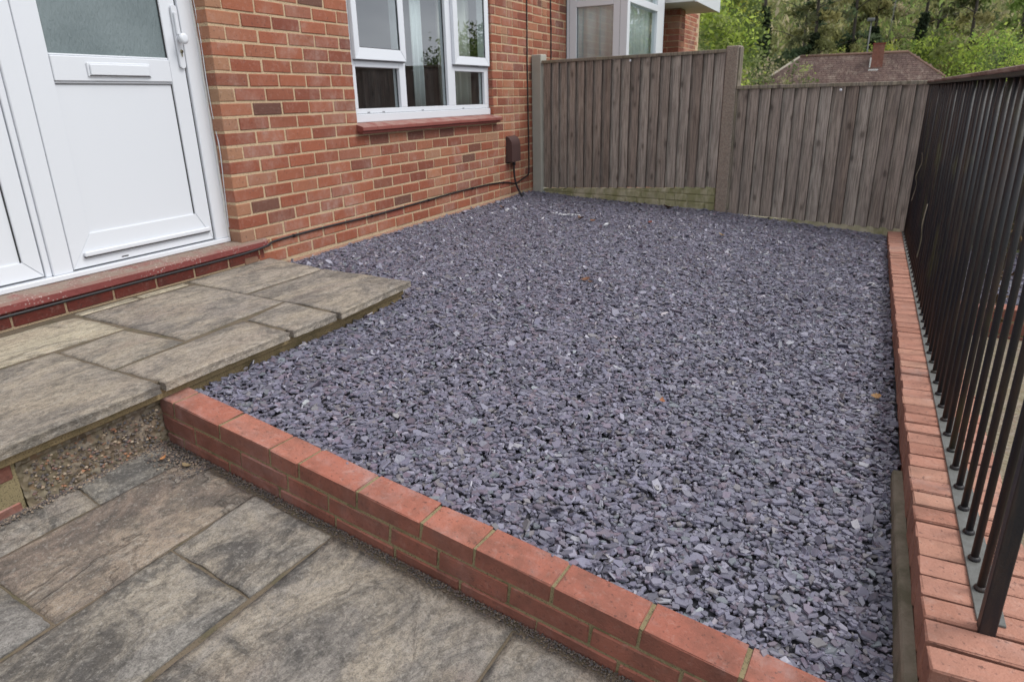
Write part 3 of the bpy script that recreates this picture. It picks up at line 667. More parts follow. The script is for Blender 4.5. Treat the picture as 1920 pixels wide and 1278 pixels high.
# slate chippings: one scatter of real chips, nobody could count them
def slate(name, pts, szf=1.0, label=None):
    N = len(pts); K = 5
    L_ = np.clip(rng.lognormal(math.log(.0110), .42, N), .0055, .028) * szf; asp = rng.uniform(.38, .85, N); th = rng.uniform(.0025, .0065, N)
    ang = np.sort(rng.uniform(0, 1, (N, K)) * .7 + np.arange(K)[None, :], axis=1) / K * 2 * np.pi
    rad = rng.uniform(.74, 1.15, (N, K))
    px_ = np.cos(ang) * rad * L_[:, None]; py_ = np.sin(ang) * rad * (L_ * asp)[:, None]
    top = np.stack([px_ * .93, py_ * .93, np.repeat((th / 2)[:, None], K, 1) + rng.uniform(-.0004, .0004, (N, K))], -1); bot = np.stack([px_, py_, -np.repeat((th / 2)[:, None], K, 1)], -1)
    P = np.concatenate([top, bot], 1)                                  # N,2K,3
    yaw = rng.uniform(0, 2 * np.pi, N); tilt = np.abs(rng.normal(0, .20, N)); steep = rng.random(N) < .12; tilt[steep] = rng.uniform(.35, 1.25, steep.sum()); td = rng.uniform(0, 2 * np.pi, N)
    c, s = np.cos(yaw), np.sin(yaw); x = P[..., 0] * c[:, None] - P[..., 1] * s[:, None]; y = P[..., 0] * s[:, None] + P[..., 1] * c[:, None]; z = P[..., 2]
    ax = np.stack([np.cos(td), np.sin(td), 0 * td], -1); v = np.stack([x, y, z], -1)
    ct, st = np.cos(tilt)[:, None, None], np.sin(tilt)[:, None, None]; A = ax[:, None, :]
    v = v * ct + np.cross(np.broadcast_to(A, v.shape), v) * st + A * (v * A).sum(-1, keepdims=True) * (1 - ct)
    base = np.array(pts); base[:, 2] += rng.uniform(-.008, .006, N) + np.where(steep, L_ * .25, 0)
    v += base[:, None, :]
    faces_top = np.arange(K)[None, :] + (np.arange(N) * 2 * K)[:, None]
    side = []
    for k in range(K):
        k2 = (k + 1) % K; side.append(np.stack([np.full(N, K + k), np.full(N, K + k2), np.full(N, k2), np.full(N, k)], -1) + (np.arange(N) * 2 * K)[:, None])
    side = np.stack(side, 1)                                           # N,K,4
    loops = np.concatenate([faces_top[:, None, :].reshape(N, K), side.reshape(N, K * 4)], 1).reshape(-1)
    tot = np.tile(np.array([K] + [4] * K), N); start = np.concatenate([[0], np.cumsum(tot)[:-1]])
    me = bpy.data.meshes.new(name); me.vertices.add(N * 2 * K); me.vertices.foreach_set('co', v.reshape(-1).astype(np.float32))
    me.loops.add(len(loops)); me.loops.foreach_set('vertex_index', loops.astype(np.int32)); me.polygons.add(len(tot)); me.polygons.foreach_set('loop_start', start.astype(np.int32))
    me.update(calc_edges=True); me.validate(); me.shade_flat()
    pal = np.array([srgb(98, 95, 109)[:3], srgb(84, 82, 96)[:3], srgb(108, 105, 116)[:3], srgb(96, 84, 96)[:3], srgb(76, 74, 86)[:3], srgb(120, 117, 126)[:3], srgb(104, 99, 98)[:3], srgb(102, 88, 96)[:3], srgb(98, 104, 106)[:3]])
    pr = np.array([.24, .18, .16, .12, .10, .08, .05, .04, .03]); pr /= pr.sum()
    cidx = rng.choice(len(pal), N, p=pr); colr = pal[cidx] * rng.uniform(.72, 1.42, N)[:, None] * np.array([1.12, 1.13, 1.23]); bright = rng.random(N) < .006; colr[bright] = [.36, .36, .40]
    colv = np.concatenate([np.repeat(colr, 2 * K, 0), np.ones((N * 2 * K, 1))], 1); at = me.attributes.new('col', 'FLOAT_COLOR', 'POINT'); at.data.foreach_set('color', colv.reshape(-1).astype(np.float32))
    me.materials.append(M_slate); o = bpy.data.objects.new(name, me); COL.objects.link(o); o['kind'] = 'stuff'
    if label: o['label'] = label
    return o
pts = []
while len(pts) < 140000:
    x = rng.uniform(0, 3.3); y = rng.uniform(1.2, 6.6)
    if in_bed(x, y, .004): pts.append((x, y, gz(x, y)))
for _ in range(260):                       # a few chips spilt over the edges
    x = rng.uniform(1.1, 3.15); pts.append((x, wall_back_y(x) + rng.uniform(-.006, .02), gz(x, wall_back_y(x)) + .008))
for _ in range(500):
    y = rng.uniform(2.9, 6.5); pts.append((rng.uniform(.004, .05), y, gz(.02, y) + rng.uniform(0, .012)))
slate('slate_chippings', pts, 1.0, 'plum and blue-grey slate chippings filling the raised bed')

# ------------------------------------------------------------ paving: raised path and sunken patio
def slab(corners, zf, thick, mat, parent, n=22, amp=.0022, gap=.004, chip=.004, label=None, zoff=0):
    c = [Vector((*q, 0)) for q in corners]; cen = sum(c, Vector()) / 4
    c = [q + (cen - q).normalized() * gap for q in c]
    sd_ = random.random() * 50; V = []
    for i in range(n + 1):
        for j in range(n + 1):
            u, v = i / n, j / n; p = c[0] * (1 - u) * (1 - v) + c[1] * u * (1 - v) + c[2] * u * v + c[3] * (1 - u) * v
            e = min(u, v, 1 - u, 1 - v)
            if e < 1e-6:
                k = noise.noise(Vector((p.x * 16, p.y * 16, sd_))) + .6 * noise.noise(Vector((p.x * 55, p.y * 55, sd_)))
                p = p + (cen - p).normalized() * abs(k) * chip
            h = noise.noise(Vector((p.x * 5, p.y * 2.2, sd_))) * amp * 1.2
            w = noise.noise(Vector((p.x * 7 + sd_, p.y * 3, 1.7))) ; h += (amp if w > .12 else 0) * min(1, (w - .12) * 8 if w > .12 else 0)
            if e < .5 / n: h -= .0035
            V.append((p.x, p.y, zf(p.x, p.y) + h + zoff))
    F = [(i * (n + 1) + j, (i + 1) * (n + 1) + j, (i + 1) * (n + 1) + j + 1, i * (n + 1) + j + 1) for i in range(n) for j in range(n)]
    ring = [i * (n + 1) for i in range(n + 1)] + [n * (n + 1) + j for j in range(1, n + 1)] + [i * (n + 1) + n for i in range(n - 1, -1, -1)] + [j for j in range(n - 1, 0, -1)]
    b = len(V)
    for r in ring:
        p = V[r]; k = .004 * noise.noise(Vector((p[0] * 30, p[1] * 30, 9))); q = Vector((cen.x - p[0], cen.y - p[1], 0)).normalized() * (k + .003); V.append((p[0] + q.x, p[1] + q.y, p[2] - thick * .5))
    b2 = len(V)
    for r in ring: p = V[r]; V.append((p[0], p[1], p[2] - thick))
    m = len(ring)
    for i in range(m):
        i2 = (i + 1) % m; F.append((ring[i2], ring[i], b + i, b + i2)); F.append((b + i2, b + i, b2 + i, b2 + i2))
    me = bpy.data.meshes.new('paving_slab'); me.from_pydata(V, [], F); me.update(); me.materials.append(mat)
    bmx = bmesh.new(); bmx.from_mesh(me); bmesh.ops.recalc_face_normals(bmx, faces=bmx.faces); bmx.to_mesh(me); bmx.free()
    for p in me.polygons: p.use_smooth = p.index < n * n
    o = link(bpy.data.objects.new('paving_slab', me), parent)
    if label: o['label'] = label
    return o
path = struct('path')
zp = lambda x, y: .095
for cs, m, lb in ((((.035, .60), (.43, .60), (.44, 1.655), (.085, 1.675)), M_cream, 'cream sandstone slab'),
                  (((.47, 1.365), (.83, 1.335), (.815, 1.635), (.452, 1.64)), M_path, None),
                  (((.44, .35), (1.105, .32), (1.105, 1.315), (.452, 1.36)), M_path, None),
                  (((.095, 1.69), (.805, 1.65), (.765, 2.215), (.10, 2.275)), M_path, None),
                  (((.84, 1.335), (1.105, 1.325), (1.115, 1.89), (.825, 1.922)), M_path, None),
                  (((.83, 1.935), (1.115, 1.905), (1.128, 2.16), (.785, 2.205)), M_path, None),
                  (((.02, 2.295), (.495, 2.235), (.50, 2.785), (.0, 2.89)), M_path, None),
                  (((.51, 2.235), (1.13, 2.178), (1.103, 2.745), (.508, 2.785)), M_path, 'slab with a pinkish cream patch'),
                  (((.04, -.6), (1.10, -.6), (1.105, .31), (.44, .34)), M_path, None)):
    slab(cs, zp, .028, m, path, label=lb, gap=.001, chip=.007)
for a, b in ((1.70, 1.98), (2.0, 2.26)): box('pointing_strip', .035, .082, a, b, .06, .0945, M_cream, path, .004)
bm = bmesh.new(); add_box(bm, -.0, 1.040, -.6, 2.715, -.16, .066); add_box(bm, 1.0405, 1.078, -.58, 2.712, .030, .0655, .004); add_box(bm, 1.0405, 1.062, 1.36, 2.71, -.16, .0295)
bmobj('mortar_bed', bm, MM_bed, path)
box('pointing', .004, 1.07, -.55, 2.71, .0665, .0905, MM_joint, path)
# rough riser under the path edge, with mortar fillet and loose hardcore
n, mq = 170, 40; V = []; F = []
for i in range(n + 1):
    for j in range(mq + 1):
        y = .87 + .46 * i / n; t = j / mq; z = .030 - t * .175; bulge = -.010 + .018 * t ** 1.4
        k = noise.noise(Vector((y * 24, z * 24, 2))) * .007 + noise.noise(Vector((y * 70, z * 70, 2))) * .006 + noise.noise(Vector((y * 170, z * 170, 2))) * .004
        V.append((1.055 + (bulge + k) * (t > .12) + .004, y, z))
for i in range(n):
    for j in range(mq): a = i * (mq + 1) + j; F.append((a, a + mq + 1, a + mq + 2, a + 1))
rs = mobj('step_riser', V, F, M_hardcore, path, True)
for j, (za, zb) in enumerate(((-.02, .038), (-.085, -.03), (-.15, -.095))):
    y = .857 - (.11 if j == 1 else 0)
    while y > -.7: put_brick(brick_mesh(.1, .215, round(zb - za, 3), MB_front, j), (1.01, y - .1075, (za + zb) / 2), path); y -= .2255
box('riser_mortar', .98, 1.056, -.7, .868, -.2, .0295, MM_front, path)

patio = struct('patio')
zq = lambda x, y: -.125 - .131 * (x - 1.05)
V = [(.9, -2.5, 0), (4.2, -2.5, 0), (4.2, 1.36, 0), (.9, 1.40, 0)]
mobj('pointing', [(x, y, zq(x, y) - .0055) for x, y, _ in V], [(0, 1, 2, 3)], MM_joint, patio)
for cs, m, lb in ((((1.04, .15), (1.185, .15), (1.187, .985), (1.045, 1.003)), M_patio, None), (((1.05, 1.012), (1.19, .993), (1.195, 1.285), (1.05, 1.295)), M_patio, None),
                  (((1.19, .672), (1.508, .66), (1.512, 1.262), (1.20, 1.285)), M_pinkslab, 'brown slab with a pinkish cast'), (((1.19, -.1), (1.505, -.1), (1.503, .650), (1.19, .662)), M_patio, None),
                  (((1.518, .972), (1.812, .954), (1.828, 1.245), (1.52, 1.26)), M_patio, None), (((1.513, .2), (1.795, .2), (1.812, .944), (1.517, .962)), M_patio, None),
                  (((1.80, .05), (2.418, .05), (2.424, 1.215), (1.838, 1.243)), M_patio, 'large slab with cream and grey riven patches'), (((2.426, .35), (3.0, .35), (3.0, 1.17), (2.432, 1.21)), M_patio, None),
                  (((3.01, .35), (3.6, .35), (3.6, 1.1), (3.01, 1.16)), M_patio, None), (((2.426, -.4), (3.2, -.4), (3.2, .34), (2.426, .34)), M_patio, None),
                  (((1.80, -.8), (2.418, -.8), (2.418, .04), (1.80, .04)), M_patio, None), (((1.0, -.9), (1.79, -.9), (1.79, -.11), (1.0, -.11)), M_patio, None),
                  (((3.21, -.9), (4.1, -.9), (4.1, .34), (3.21, .34)), M_patio, None), (((2.426, -1.6), (3.2, -1.6), (3.2, -.41), (2.426, -.41)), M_patio, None)):
    slab(cs, zq, .03, m, patio, label=lb, gap=-.0035, amp=.003, n=26, chip=.006)

# loose soil and crumbs along the foot of the low wall and riser
def crumbs(name, pts, pal, s0, s1, label, parent=None):
    V, F, C_ = [], [], []
    for (x, y, z) in pts:
        s = random.uniform(s0, s1); b = len(V); q = Matrix.Rotation(random.uniform(0, 6.28), 3, 'Z')
        for dx, dy, dz in ((1, 0, 0), (0, 1, 0), (-1, 0, 0), (0, -1, 0), (0, 0, .7), (0, 0, -.6), ):
            p = q @ Vector((dx * random.uniform(.6, 1.2), dy * random.uniform(.6, 1.2), dz)) * s; V.append((x + p.x, y + p.y, z + p.z))
        for t in ((0, 1, 4), (1, 2, 4), (2, 3, 4), (3, 0, 4), (1, 0, 5), (2, 1, 5), (3, 2, 5), (0, 3, 5)): F.append(tuple(b + i for i in t))
        c = random.choice(pal); k = random.uniform(.7, 1.3); C_ += [(c[0] * k, c[1] * k, c[2] * k, 1)] * 6
    o = mobj(name, V, F, M_stone, parent); at = o.data.attributes.new('col', 'FLOAT_COLOR', 'POINT'); at.data.foreach_set('color', np.array(C_, dtype=np.float32).reshape(-1)); o['kind'] = 'stuff'
    if label: o['label'] = label
    return o
soilpal = [srgb(70, 56, 44), srgb(54, 44, 36), srgb(92, 76, 58), srgb(112, 94, 70), srgb(48, 40, 34), srgb(84, 60, 46)]
pp = []
for _ in range(5200):
    s = random.uniform(0, 2.2); x = 1.03 + s; d = abs(random.gauss(0, .016)) if random.random() < .8 else random.uniform(0, .06)
    yb = 1.331 + (x - 1.012) * math.tan(AZ); pp.append((x, yb - .004 - d, zq(x, yb) - .0035 + max(0, .007 - d * .35)))
crumbs('soil_crumbs', pp, soilpal, .0012, .0038, 'dark soil crumbs along the foot of the low brick wall')
pp = []
for _ in range(3000):
    y = random.uniform(.74, 1.31); d = abs(random.gauss(0, .010)); pp.append((1.055 + d, y, zq(1.1, y) + .001 + max(0, .016 - d * .4) * (.3 + .7 * max(0, noise.noise(Vector((y * 9, 0, 0))) + .5))))
for _ in range(900):
    x = random.uniform(1.05, 1.30); y = 1.30 - abs(random.gauss(0, .045)); pp.append((x, y, zq(x, y) + .003))
crumbs('path_foot_debris', pp, soilpal + [srgb(150, 130, 104), srgb(128, 104, 80)], .0014, .0052, 'soil and grit heaped in the corner below the path edge')
pebpal = [srgb(84, 70, 56), srgb(72, 60, 50), srgb(96, 80, 64), srgb(62, 52, 46), srgb(88, 78, 62), srgb(150, 128, 100), srgb(112, 88, 66), srgb(170, 150, 124), srgb(90, 72, 58), srgb(146, 94, 52), srgb(84, 80, 78), srgb(124, 84, 66)]
pp = []
for _ in range(750):
    y = random.uniform(.89, 1.32); t = random.uniform(.16, .95) ; z = .030 - t * .175; pp.append((1.062 - .010 + .018 * t ** 1.4 + random.uniform(-.005, .0005), y, z))
crumbs('hardcore_pebbles', pp, pebpal, .0025, .0085, None, path)

# ------------------------------------------------------------ low front wall following the slope
lw = thing('low_brick_wall', 'low red brick retaining wall sloping down along the front of the slate bed', 'garden wall')
rotm = Matrix((wd, wn, wu)).transposed(); rote = rotm.to_euler()
def wp(s, n_, h): return WP + wd * s + wn * n_ + wu * h
def wbox(name, s0, s1, n0, n1, h0, h1, mat):
    o = box(name, s0, s1, n0, n1, h0, h1, mat, lw); o.rotation_euler = rote; o.location = WP; return o
wbox('mortar', .045, 2.62, .0045, .098, -.30, -.0035, MM_front)
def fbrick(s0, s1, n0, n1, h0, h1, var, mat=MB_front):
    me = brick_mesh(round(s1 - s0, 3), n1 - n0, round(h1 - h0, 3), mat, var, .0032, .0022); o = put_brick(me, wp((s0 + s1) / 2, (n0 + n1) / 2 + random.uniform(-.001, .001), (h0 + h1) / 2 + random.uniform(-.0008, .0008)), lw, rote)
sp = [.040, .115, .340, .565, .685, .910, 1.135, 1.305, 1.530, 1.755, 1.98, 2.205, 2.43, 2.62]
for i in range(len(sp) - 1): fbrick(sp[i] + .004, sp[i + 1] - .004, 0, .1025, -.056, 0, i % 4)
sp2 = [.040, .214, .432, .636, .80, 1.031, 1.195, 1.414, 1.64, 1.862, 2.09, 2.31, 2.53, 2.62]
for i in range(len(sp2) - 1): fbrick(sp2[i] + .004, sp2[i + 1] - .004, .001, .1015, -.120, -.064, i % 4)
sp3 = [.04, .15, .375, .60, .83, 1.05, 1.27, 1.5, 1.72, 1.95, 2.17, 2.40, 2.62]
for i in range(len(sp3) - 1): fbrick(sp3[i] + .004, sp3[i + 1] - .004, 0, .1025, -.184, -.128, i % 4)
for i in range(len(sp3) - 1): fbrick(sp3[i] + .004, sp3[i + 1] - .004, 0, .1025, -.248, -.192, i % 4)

# ------------------------------------------------------------ railing wall
rw = thing('railing_wall', 'long low brick wall topped with bricks on edge under the black railings', 'garden wall')
RZ = -.065
box('mortar', 3.304, 3.503, 1.224, 5.93, -.9, RZ - .022, MM_gap, rw)
y = 1.217; i = 0
while y < 5.86:
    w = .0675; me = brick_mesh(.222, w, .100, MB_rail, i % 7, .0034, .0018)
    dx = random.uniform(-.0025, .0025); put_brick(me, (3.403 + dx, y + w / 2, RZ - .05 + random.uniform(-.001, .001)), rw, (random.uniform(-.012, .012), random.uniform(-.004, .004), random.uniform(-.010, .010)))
    y += w + (.012 if i == 0 else .0075 + random.uniform(-.001, .001)); i += 1
it = []
for k in range(7):
    z = RZ - .140 - .072 * k; y = 1.222 + (.11 if k % 2 else 0)
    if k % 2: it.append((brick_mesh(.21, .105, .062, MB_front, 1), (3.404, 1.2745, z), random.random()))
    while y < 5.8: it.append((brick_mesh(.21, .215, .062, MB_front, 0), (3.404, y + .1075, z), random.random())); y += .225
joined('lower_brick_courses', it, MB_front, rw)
# old concrete edging between the slate and the wall
n = 40; V, F = [], []
for i in range(n + 1):
    y = .75 + 1.42 * i / n; k = .004 * noise.noise(Vector((0, y * 9, 0))); zt = -.158 + .003 * noise.noise(Vector((3, y * 12, 0)))
    xl = 3.264 + k * .6
    for (x, z) in ((xl, zt - .3), (xl, zt - .008), (xl + .004, zt), (3.291, zt + .001), (3.291, zt - .3)): V.append((x, y, z))
for i in range(n):
    for j in range(4): a = i * 5 + j; F.append((a, a + 1, a + 6, a + 5))
F.append((0, 1, 2, 3, 4)); e = mobj('concrete_edging', V, F, M_edging, None); tag(e, 'narrow mossy concrete edging strip between the slate and the railing wall', 'edging')
bm = bmesh.new(); bm.from_mesh(e.data); bmesh.ops.recalc_face_normals(bm, faces=bm.faces); bm.to_mesh(e.data); bm.free()

# ------------------------------------------------------------ railings
rl = thing('railings', 'black iron railings with round bars standing on the brick wall', 'railings', (3.405, 1.38, RZ))
def rbox(name, x0, x1, y0, y1, z0, z1, m, bev=0, p=rl): o = box(name, x0 - 3.405, x1 - 3.405, y0 - 1.38, y1 - 1.38, z0 - RZ, z1 - RZ, m, p, bev); return o
rbox('base_plate', 3.384, 3.434, 1.395, 5.86, RZ + .0006, RZ + .0065, M_galv, .001)
rbox('handrail', 3.388, 3.432, 1.36, 6.02, .972, .984, M_iron, .001); rbox('handrail_cap', 3.385, 3.436, 1.36, 6.06, .9842, .999, M_handrail, .003)
V1, F1 = tube_data([(0, 0, .007), (0, 0, .60), (0, 0, 1.036)], .0082, 12)
bme = bpy.data.meshes.new('bar'); bme.from_pydata([tuple(v) for v in V1], [], F1); bme.materials.append(M_iron)
for p in bme.polygons: p.use_smooth = len(p.vertices) == 4
V1, F1 = tube_data([(0, 0, .0067), (0, 0, .011), (0, 0, .0145), (0, 0, .016)], [.0125, .0128, .0105, .008], 14)
cme = bpy.data.meshes.new('collar'); cme.from_pydata([tuple(v) for v in V1], [], F1); cme.materials.append(M_galv if False else M_iron)
for p in cme.polygons: p.use_smooth = True
yb = 1.500
while yb < 5.9:
    b_ = link(bpy.data.objects.new('bar', bme), rl); b_.location = (.0 + random.uniform(-.0008, .0008) - .003, yb - 1.38, 0); b_.rotation_euler = (random.uniform(-.003, .003), random.uniform(-.003, .003), 0)
    c_ = link(bpy.data.objects.new('collar', cme), b_); yb += .1105
rbox('end_post', 3.384, 3.413, 1.362, 1.391, RZ - .012, 1.0, M_iron, .002)
rbox('end_post', 3.383, 3.423, 5.90, 5.94, RZ - .012, 1.0, M_iron, .002)
lv = tube('dry_stem', smooth_path([(3.36, 5.0, .28), (3.372, 4.98, .38), (3.36, 4.94, .44), (3.378, 4.95, .52), (3.37, 4.93, .58)]), [.0022] * 25, M_edging, None, 6)
tag(lv, 'pale dry stem caught on the far end of the railings', 'dry stem')
lv2 = tube('dry_stem', smooth_path([(3.372, 4.05, .12), (3.376, 4.03, .22), (3.366, 4.0, .30), (3.375, 4.02, .40)]), .003, M_edging, None, 6)
tag(lv2, 'pale dry stem caught on the railings nearer the camera', 'dry stem')

# ------------------------------------------------------------ fence
M_edge = wood_mat('shadow_line_edge', srgb(84, 70, 62), srgb(98, 82, 74), srgb(76, 64, 58))  # weathered edge, coloured dark to draw the overlap shadow between boards
def board_mesh(w, h, t0=.002, t1=.017, var=0):
    rr = random.Random(var); V = []; nz = 7
    for i in range(nz + 1):
        z = h * i / nz; c = rr.uniform(-.0012, .0012); V += [(w / 2 - c, 0, z), (w / 2 - c, -t1, z), (w / 2 - c - .0015, -t1 - .001, z), (-w / 2 - .012 - c, -t0, z), (-w / 2 - .012 - c, 0, z)]
    F = []
    for i in range(nz):
        for j in range(5): a = i * 5 + j; b = i * 5 + (j + 1) % 5; F.append((b, a, a + 5, b + 5))
    F += [(4, 3, 2, 1, 0), tuple(nz * 5 + j for j in range(5))]
    me = bpy.data.meshes.new('board'); me.from_pydata(V, [], F); me.materials.append(M_board); me.materials.append(M_edge); me.update()
    for i, p in enumerate(me.polygons):
        if i < nz * 5 and i % 5 == 0: p.material_index = 1
    return me
FA = math.radians(-12)
def fpt(x, off=0.0): return Vector((x, fence_y(x), 0)) - fn * off
def fence_panel(x0, x1, n, zb0, zb1, ztop, lab, mat=None):
    p0 = fpt(x0); p = thing('wooden_fence', lab, 'fence panel', (p0.x, p0.y, 0), 'close-board panels of the end fence'); p.rotation_euler = (0, 0, FA)
    Lp = (x1 - x0) / math.cos(FA); pit = Lp / n
    for i in range(n):
        zb = zb0 + (zb1 - zb0) * (i + .5) / n; o = link(bpy.data.objects.new('board', board_mesh(pit + .002, ztop - .012 - zb, var=i * 7 + n)), p)
        o.location = (pit * (i + .5), random.uniform(-.001, .001) - .0035 * 0, zb + random.uniform(-.001, .001)); o.rotation_euler = (0, random.uniform(-.0025, .0025), -.15)
    box('capping', -.004, Lp + .006, -.032, .02, ztop - .011, ztop + .016, M_cap, p, .003)
    for zz in (zb0 + .16, (zb0 + ztop) / 2, ztop - .17): box('arris_rail', 0, Lp, .004, .045, zz, zz + .06, M_board, p)
    if mat:
        for c in p.children: c.material_slots[0].link = 'OBJECT'; c.material_slots[0].material = mat
    return p
pA = fence_panel(.135, 1.945, 19, .068, .178, 1.268, 'tall close-board fence panel above the concrete gravel board, next to the house')
pB = fence_panel(2.062, 3.60, 17, -.030, -.060, .985, 'lower close-board fence panel ending at the railing wall')
M_shadewood = wood_mat('shade_dark_timber', srgb(34, 30, 30), srgb(44, 38, 36), srgb(28, 26, 28), .35)  # near-black colour puts the shade behind the bars into the panel
pC = fence_panel(3.70, 5.50, 18, -.12, -.12, .955, 'fence panel coloured near black for the shade, seen only in slivers behind the railings', M_shadewood)
for p_, xx, zz in ((pA, .98, 1.236), (pB, .80, .950)): tube('cap_nail', [(xx, -.036, zz), (xx, -.046, zz)], [.011, .008], M_upvc, p_, 10)
def fpost(x0, x1, z0, z1, mat, lab, off=.03):
    c = fpt((x0 + x1) / 2); o = thing('fence_post', lab, 'fence post', (c.x, c.y, z0), 'concrete fence posts'); o.rotation_euler = (0, 0, FA); w = (x1 - x0) / 2
    bm = bmesh.new(); add_box(bm, -w, w, -off, .07, 0, z1 - z0, .007); bmobj('shaft', bm, mat, o); return o
fpost(.008, .124, -.2, 1.342, M_post, 'pale grey concrete fence post against the house wall')
q = fpost(1.949, 2.052, -.4, 1.306, M_post2, 'brown speckled concrete post between the tall and low fence panels', .034)
box('post_slot_trim', .0515, .064, -.02, .05, .4, 1.706 - .012, M_cap, q, .002)
g = thing('gravel_board', 'stone-faced concrete gravel board green with algae under the tall fence panel', 'gravel board', (*fpt(.135)[:2], 0)); g.rotation_euler = (0, 0, FA)
Lg = (1.945 - .135) / math.cos(FA)
V = [(0, -.008, -.25), (Lg, -.008, -.25), (Lg, -.008, .172), (0, -.008, .062), (0, .03, -.25), (Lg, .03, -.25), (Lg, .03, .172), (0, .03, .062)]
mobj('backing', V, [(0, 1, 2, 3), (7, 6, 5, 4), (3, 2, 6, 7), (0, 3, 7, 4), (1, 5, 6, 2)], M_gboard, g)
zr = [(-.10, -.035), (-.03, .035), (.04, .10), (.105, .165)]
for (za, zb) in zr:
    xx = 0
    while xx < Lg - .02:
        w = random.choice((.12, .16, .2, .09, .24)); xb = min(xx + w, Lg); lim = lambda x: .062 + .11 * x / Lg - .004
        zt0, zt1 = min(zb, lim(xx)), min(zb, lim(xb))
        if zt1 - za > .02 and zt0 - za > .008:
            a, b = xx + .003, xb - .003; bm = bmesh.new(); P_ = [(a, za + .003), (b, za + .003), (b, zt1 - .002), (a, zt0 - .002)]
            vb = [bm.verts.new((x, -.0085, z)) for x, z in P_]; cx_, cz_ = (a + b) / 2, (za + (zt0 + zt1) / 2) / 2; vf = [bm.verts.new((x + (cx_ - x) * .07, -.0165 + random.uniform(-.003, .002), z + (cz_ - z) * .16)) for x, z in P_]
            bm.faces.new(vf)
            for k in range(4): bm.faces.new((vb[k], vb[(k + 1) % 4], vf[(k + 1) % 4], vf[k]))
            bmobj('stone_block', bm, M_gboard, g)
        xx = xb
o = box('gravel_board', 0, 1.6, -.012, .03, -.32, -.045, M_gboard); tag(o, 'low greenish concrete board just showing under the lower fence panel', 'gravel board'); o.location = (*fpt(2.062)[:2], 0); o.rotation_euler = (0, 0, FA)

# ------------------------------------------------------------ dead leaves and scraps on the slate
def leafm(name, x, y, s, colr, lab, z=None, ang=None, group='dead leaves lying on the slate'):
    V, F = [], []; n = 9; curl = random.uniform(.15, .4)
    for i in range(n):
        t = i / (n - 1); w = s * .34 * math.sin(math.pi * t ** .8) + s * .01
        w *= 1 + .15 * math.sin(t * 22); zc = curl * s * (2 * t - 1) ** 2
        V += [(s * (t - .5), -w, zc + w * .5), (s * (t - .5), 0, zc), (s * (t - .5), w, zc + w * .35)]
    for i in range(n - 1):
        for j in range(2): a = i * 3 + j; F.append((a, a + 3, a + 4, a + 1))
    o = mobj(name, V, F, plain('leaf_' + name, colr, .7, .4, 60), None, True); o.location = (x, y, (gz(x, y) if z is None else z) + .014); o.rotation_euler = (random.uniform(-.3, .3), random.uniform(-.3, .3), random.uniform(0, 6.28) if ang is None else ang)
    tag(o, lab, 'leaf', group); return o
leafm('dead_leaf', .22, 5.45, .06, srgb(110, 74, 54), 'brown dead leaf lying on the slate nearest the house wall')
leafm('dead_leaf', 1.05, 5.24, .075, srgb(98, 66, 46), 'curled dark brown leaf beside the white scrap on the slate')
leafm('dead_leaf', 1.17, 5.20, .06, srgb(124, 84, 58), 'brown leaf touching the curled dark leaf on the far slate')
leafm('dead_leaf', 1.60, 5.34, .045, srgb(112, 50, 40), 'small red-brown leaf on the far slate')
leafm('dead_leaf', 1.74, 3.53, .055, srgb(118, 80, 56), 'brown leaf alone near the middle of the slate bed')
leafm('dead_leaf', 1.78, 3.50, .035, srgb(92, 62, 44), 'tiny brown fragment beside the leaf in the middle of the slate bed')
leafm('dead_leaf', 2.19, 5.17, .05, srgb(200, 168, 120), 'pale tan leaf on the slate in front of the lower fence panel')
leafm('dead_leaf', 2.51, 2.29, .03, srgb(150, 96, 62), 'tiny orange leaf scrap on the slate right of centre')
leafm('dead_leaf', 3.22, 2.77, .04, srgb(160, 122, 78), 'tan leaf on the slate close to the railing wall')
leafm('dead_leaf', 1.55, 6.10, .09, srgb(100, 66, 50), 'brown leaf heap at the foot of the gravel board', None, .1)
leafm('dead_leaf', 1.155, 1.235, .024, srgb(186, 130, 84), 'orange-brown leaf in the dirt at the corner below the path', zq(1.16, 1.2) - .002, group='dead leaves on the patio')
leafm('dead_leaf', 1.24, 1.25, .034, srgb(140, 122, 92), 'dull tan leaf by the end of the low brick wall', zq(1.26, 1.2) - .006, group='dead leaves on the patio')
fea = part('f', None) if False else None
V, F = [], []
for i in range(16):
    a = random.uniform(-1.2, 1.2); l = random.uniform(.03, .07); b = len(V); c, s = math.cos(a), math.sin(a)
    V += [(0, -.002, .01), (0, .002, .01), (c * l, s * l, .02 + random.uniform(0, .02)), (c * l * .5, s * l * .5 + .004, .025)]; F += [(b, b + 1, b + 3), (b, b + 3, b + 2)]
fe = mobj('feather', V, F, M_curtain, None); fe.location = (1.31, 5.05, gz(1.31, 5.05) + .004); tag(fe, 'small white feather on the slate near the tall fence panel', 'feather')
V, F = [], []
for i in range(26):
    x, y = random.uniform(-.13, .13), random.uniform(-.035, .035); b = len(V); s = random.uniform(.006, .016)
    V += [(x - s, y, .012), (x, y - s * .6, .016), (x + s, y + s * .3, .013), (x, y + s * .7, .017)]; F.append((b, b + 1, b + 2, b + 3))
sc = mobj('white_scraps', V, F, M_curtain, None); sc.location = (.86, 5.38, gz(.86, 5.38)); tag(sc, 'scatter of white scraps on the slate left of the feather', 'litter')
tw = tube('twig', [(0, 0, .0), (.02, .004, .004), (.05, .0, .003)], .0022, plain('dry_twig', srgb(120, 122, 60), .8), None, 6); tw.location = (1.165, .62, zq(1.165, .62) + .006); tag(tw, 'short yellow-green twig at the left edge of the patio', 'twig')

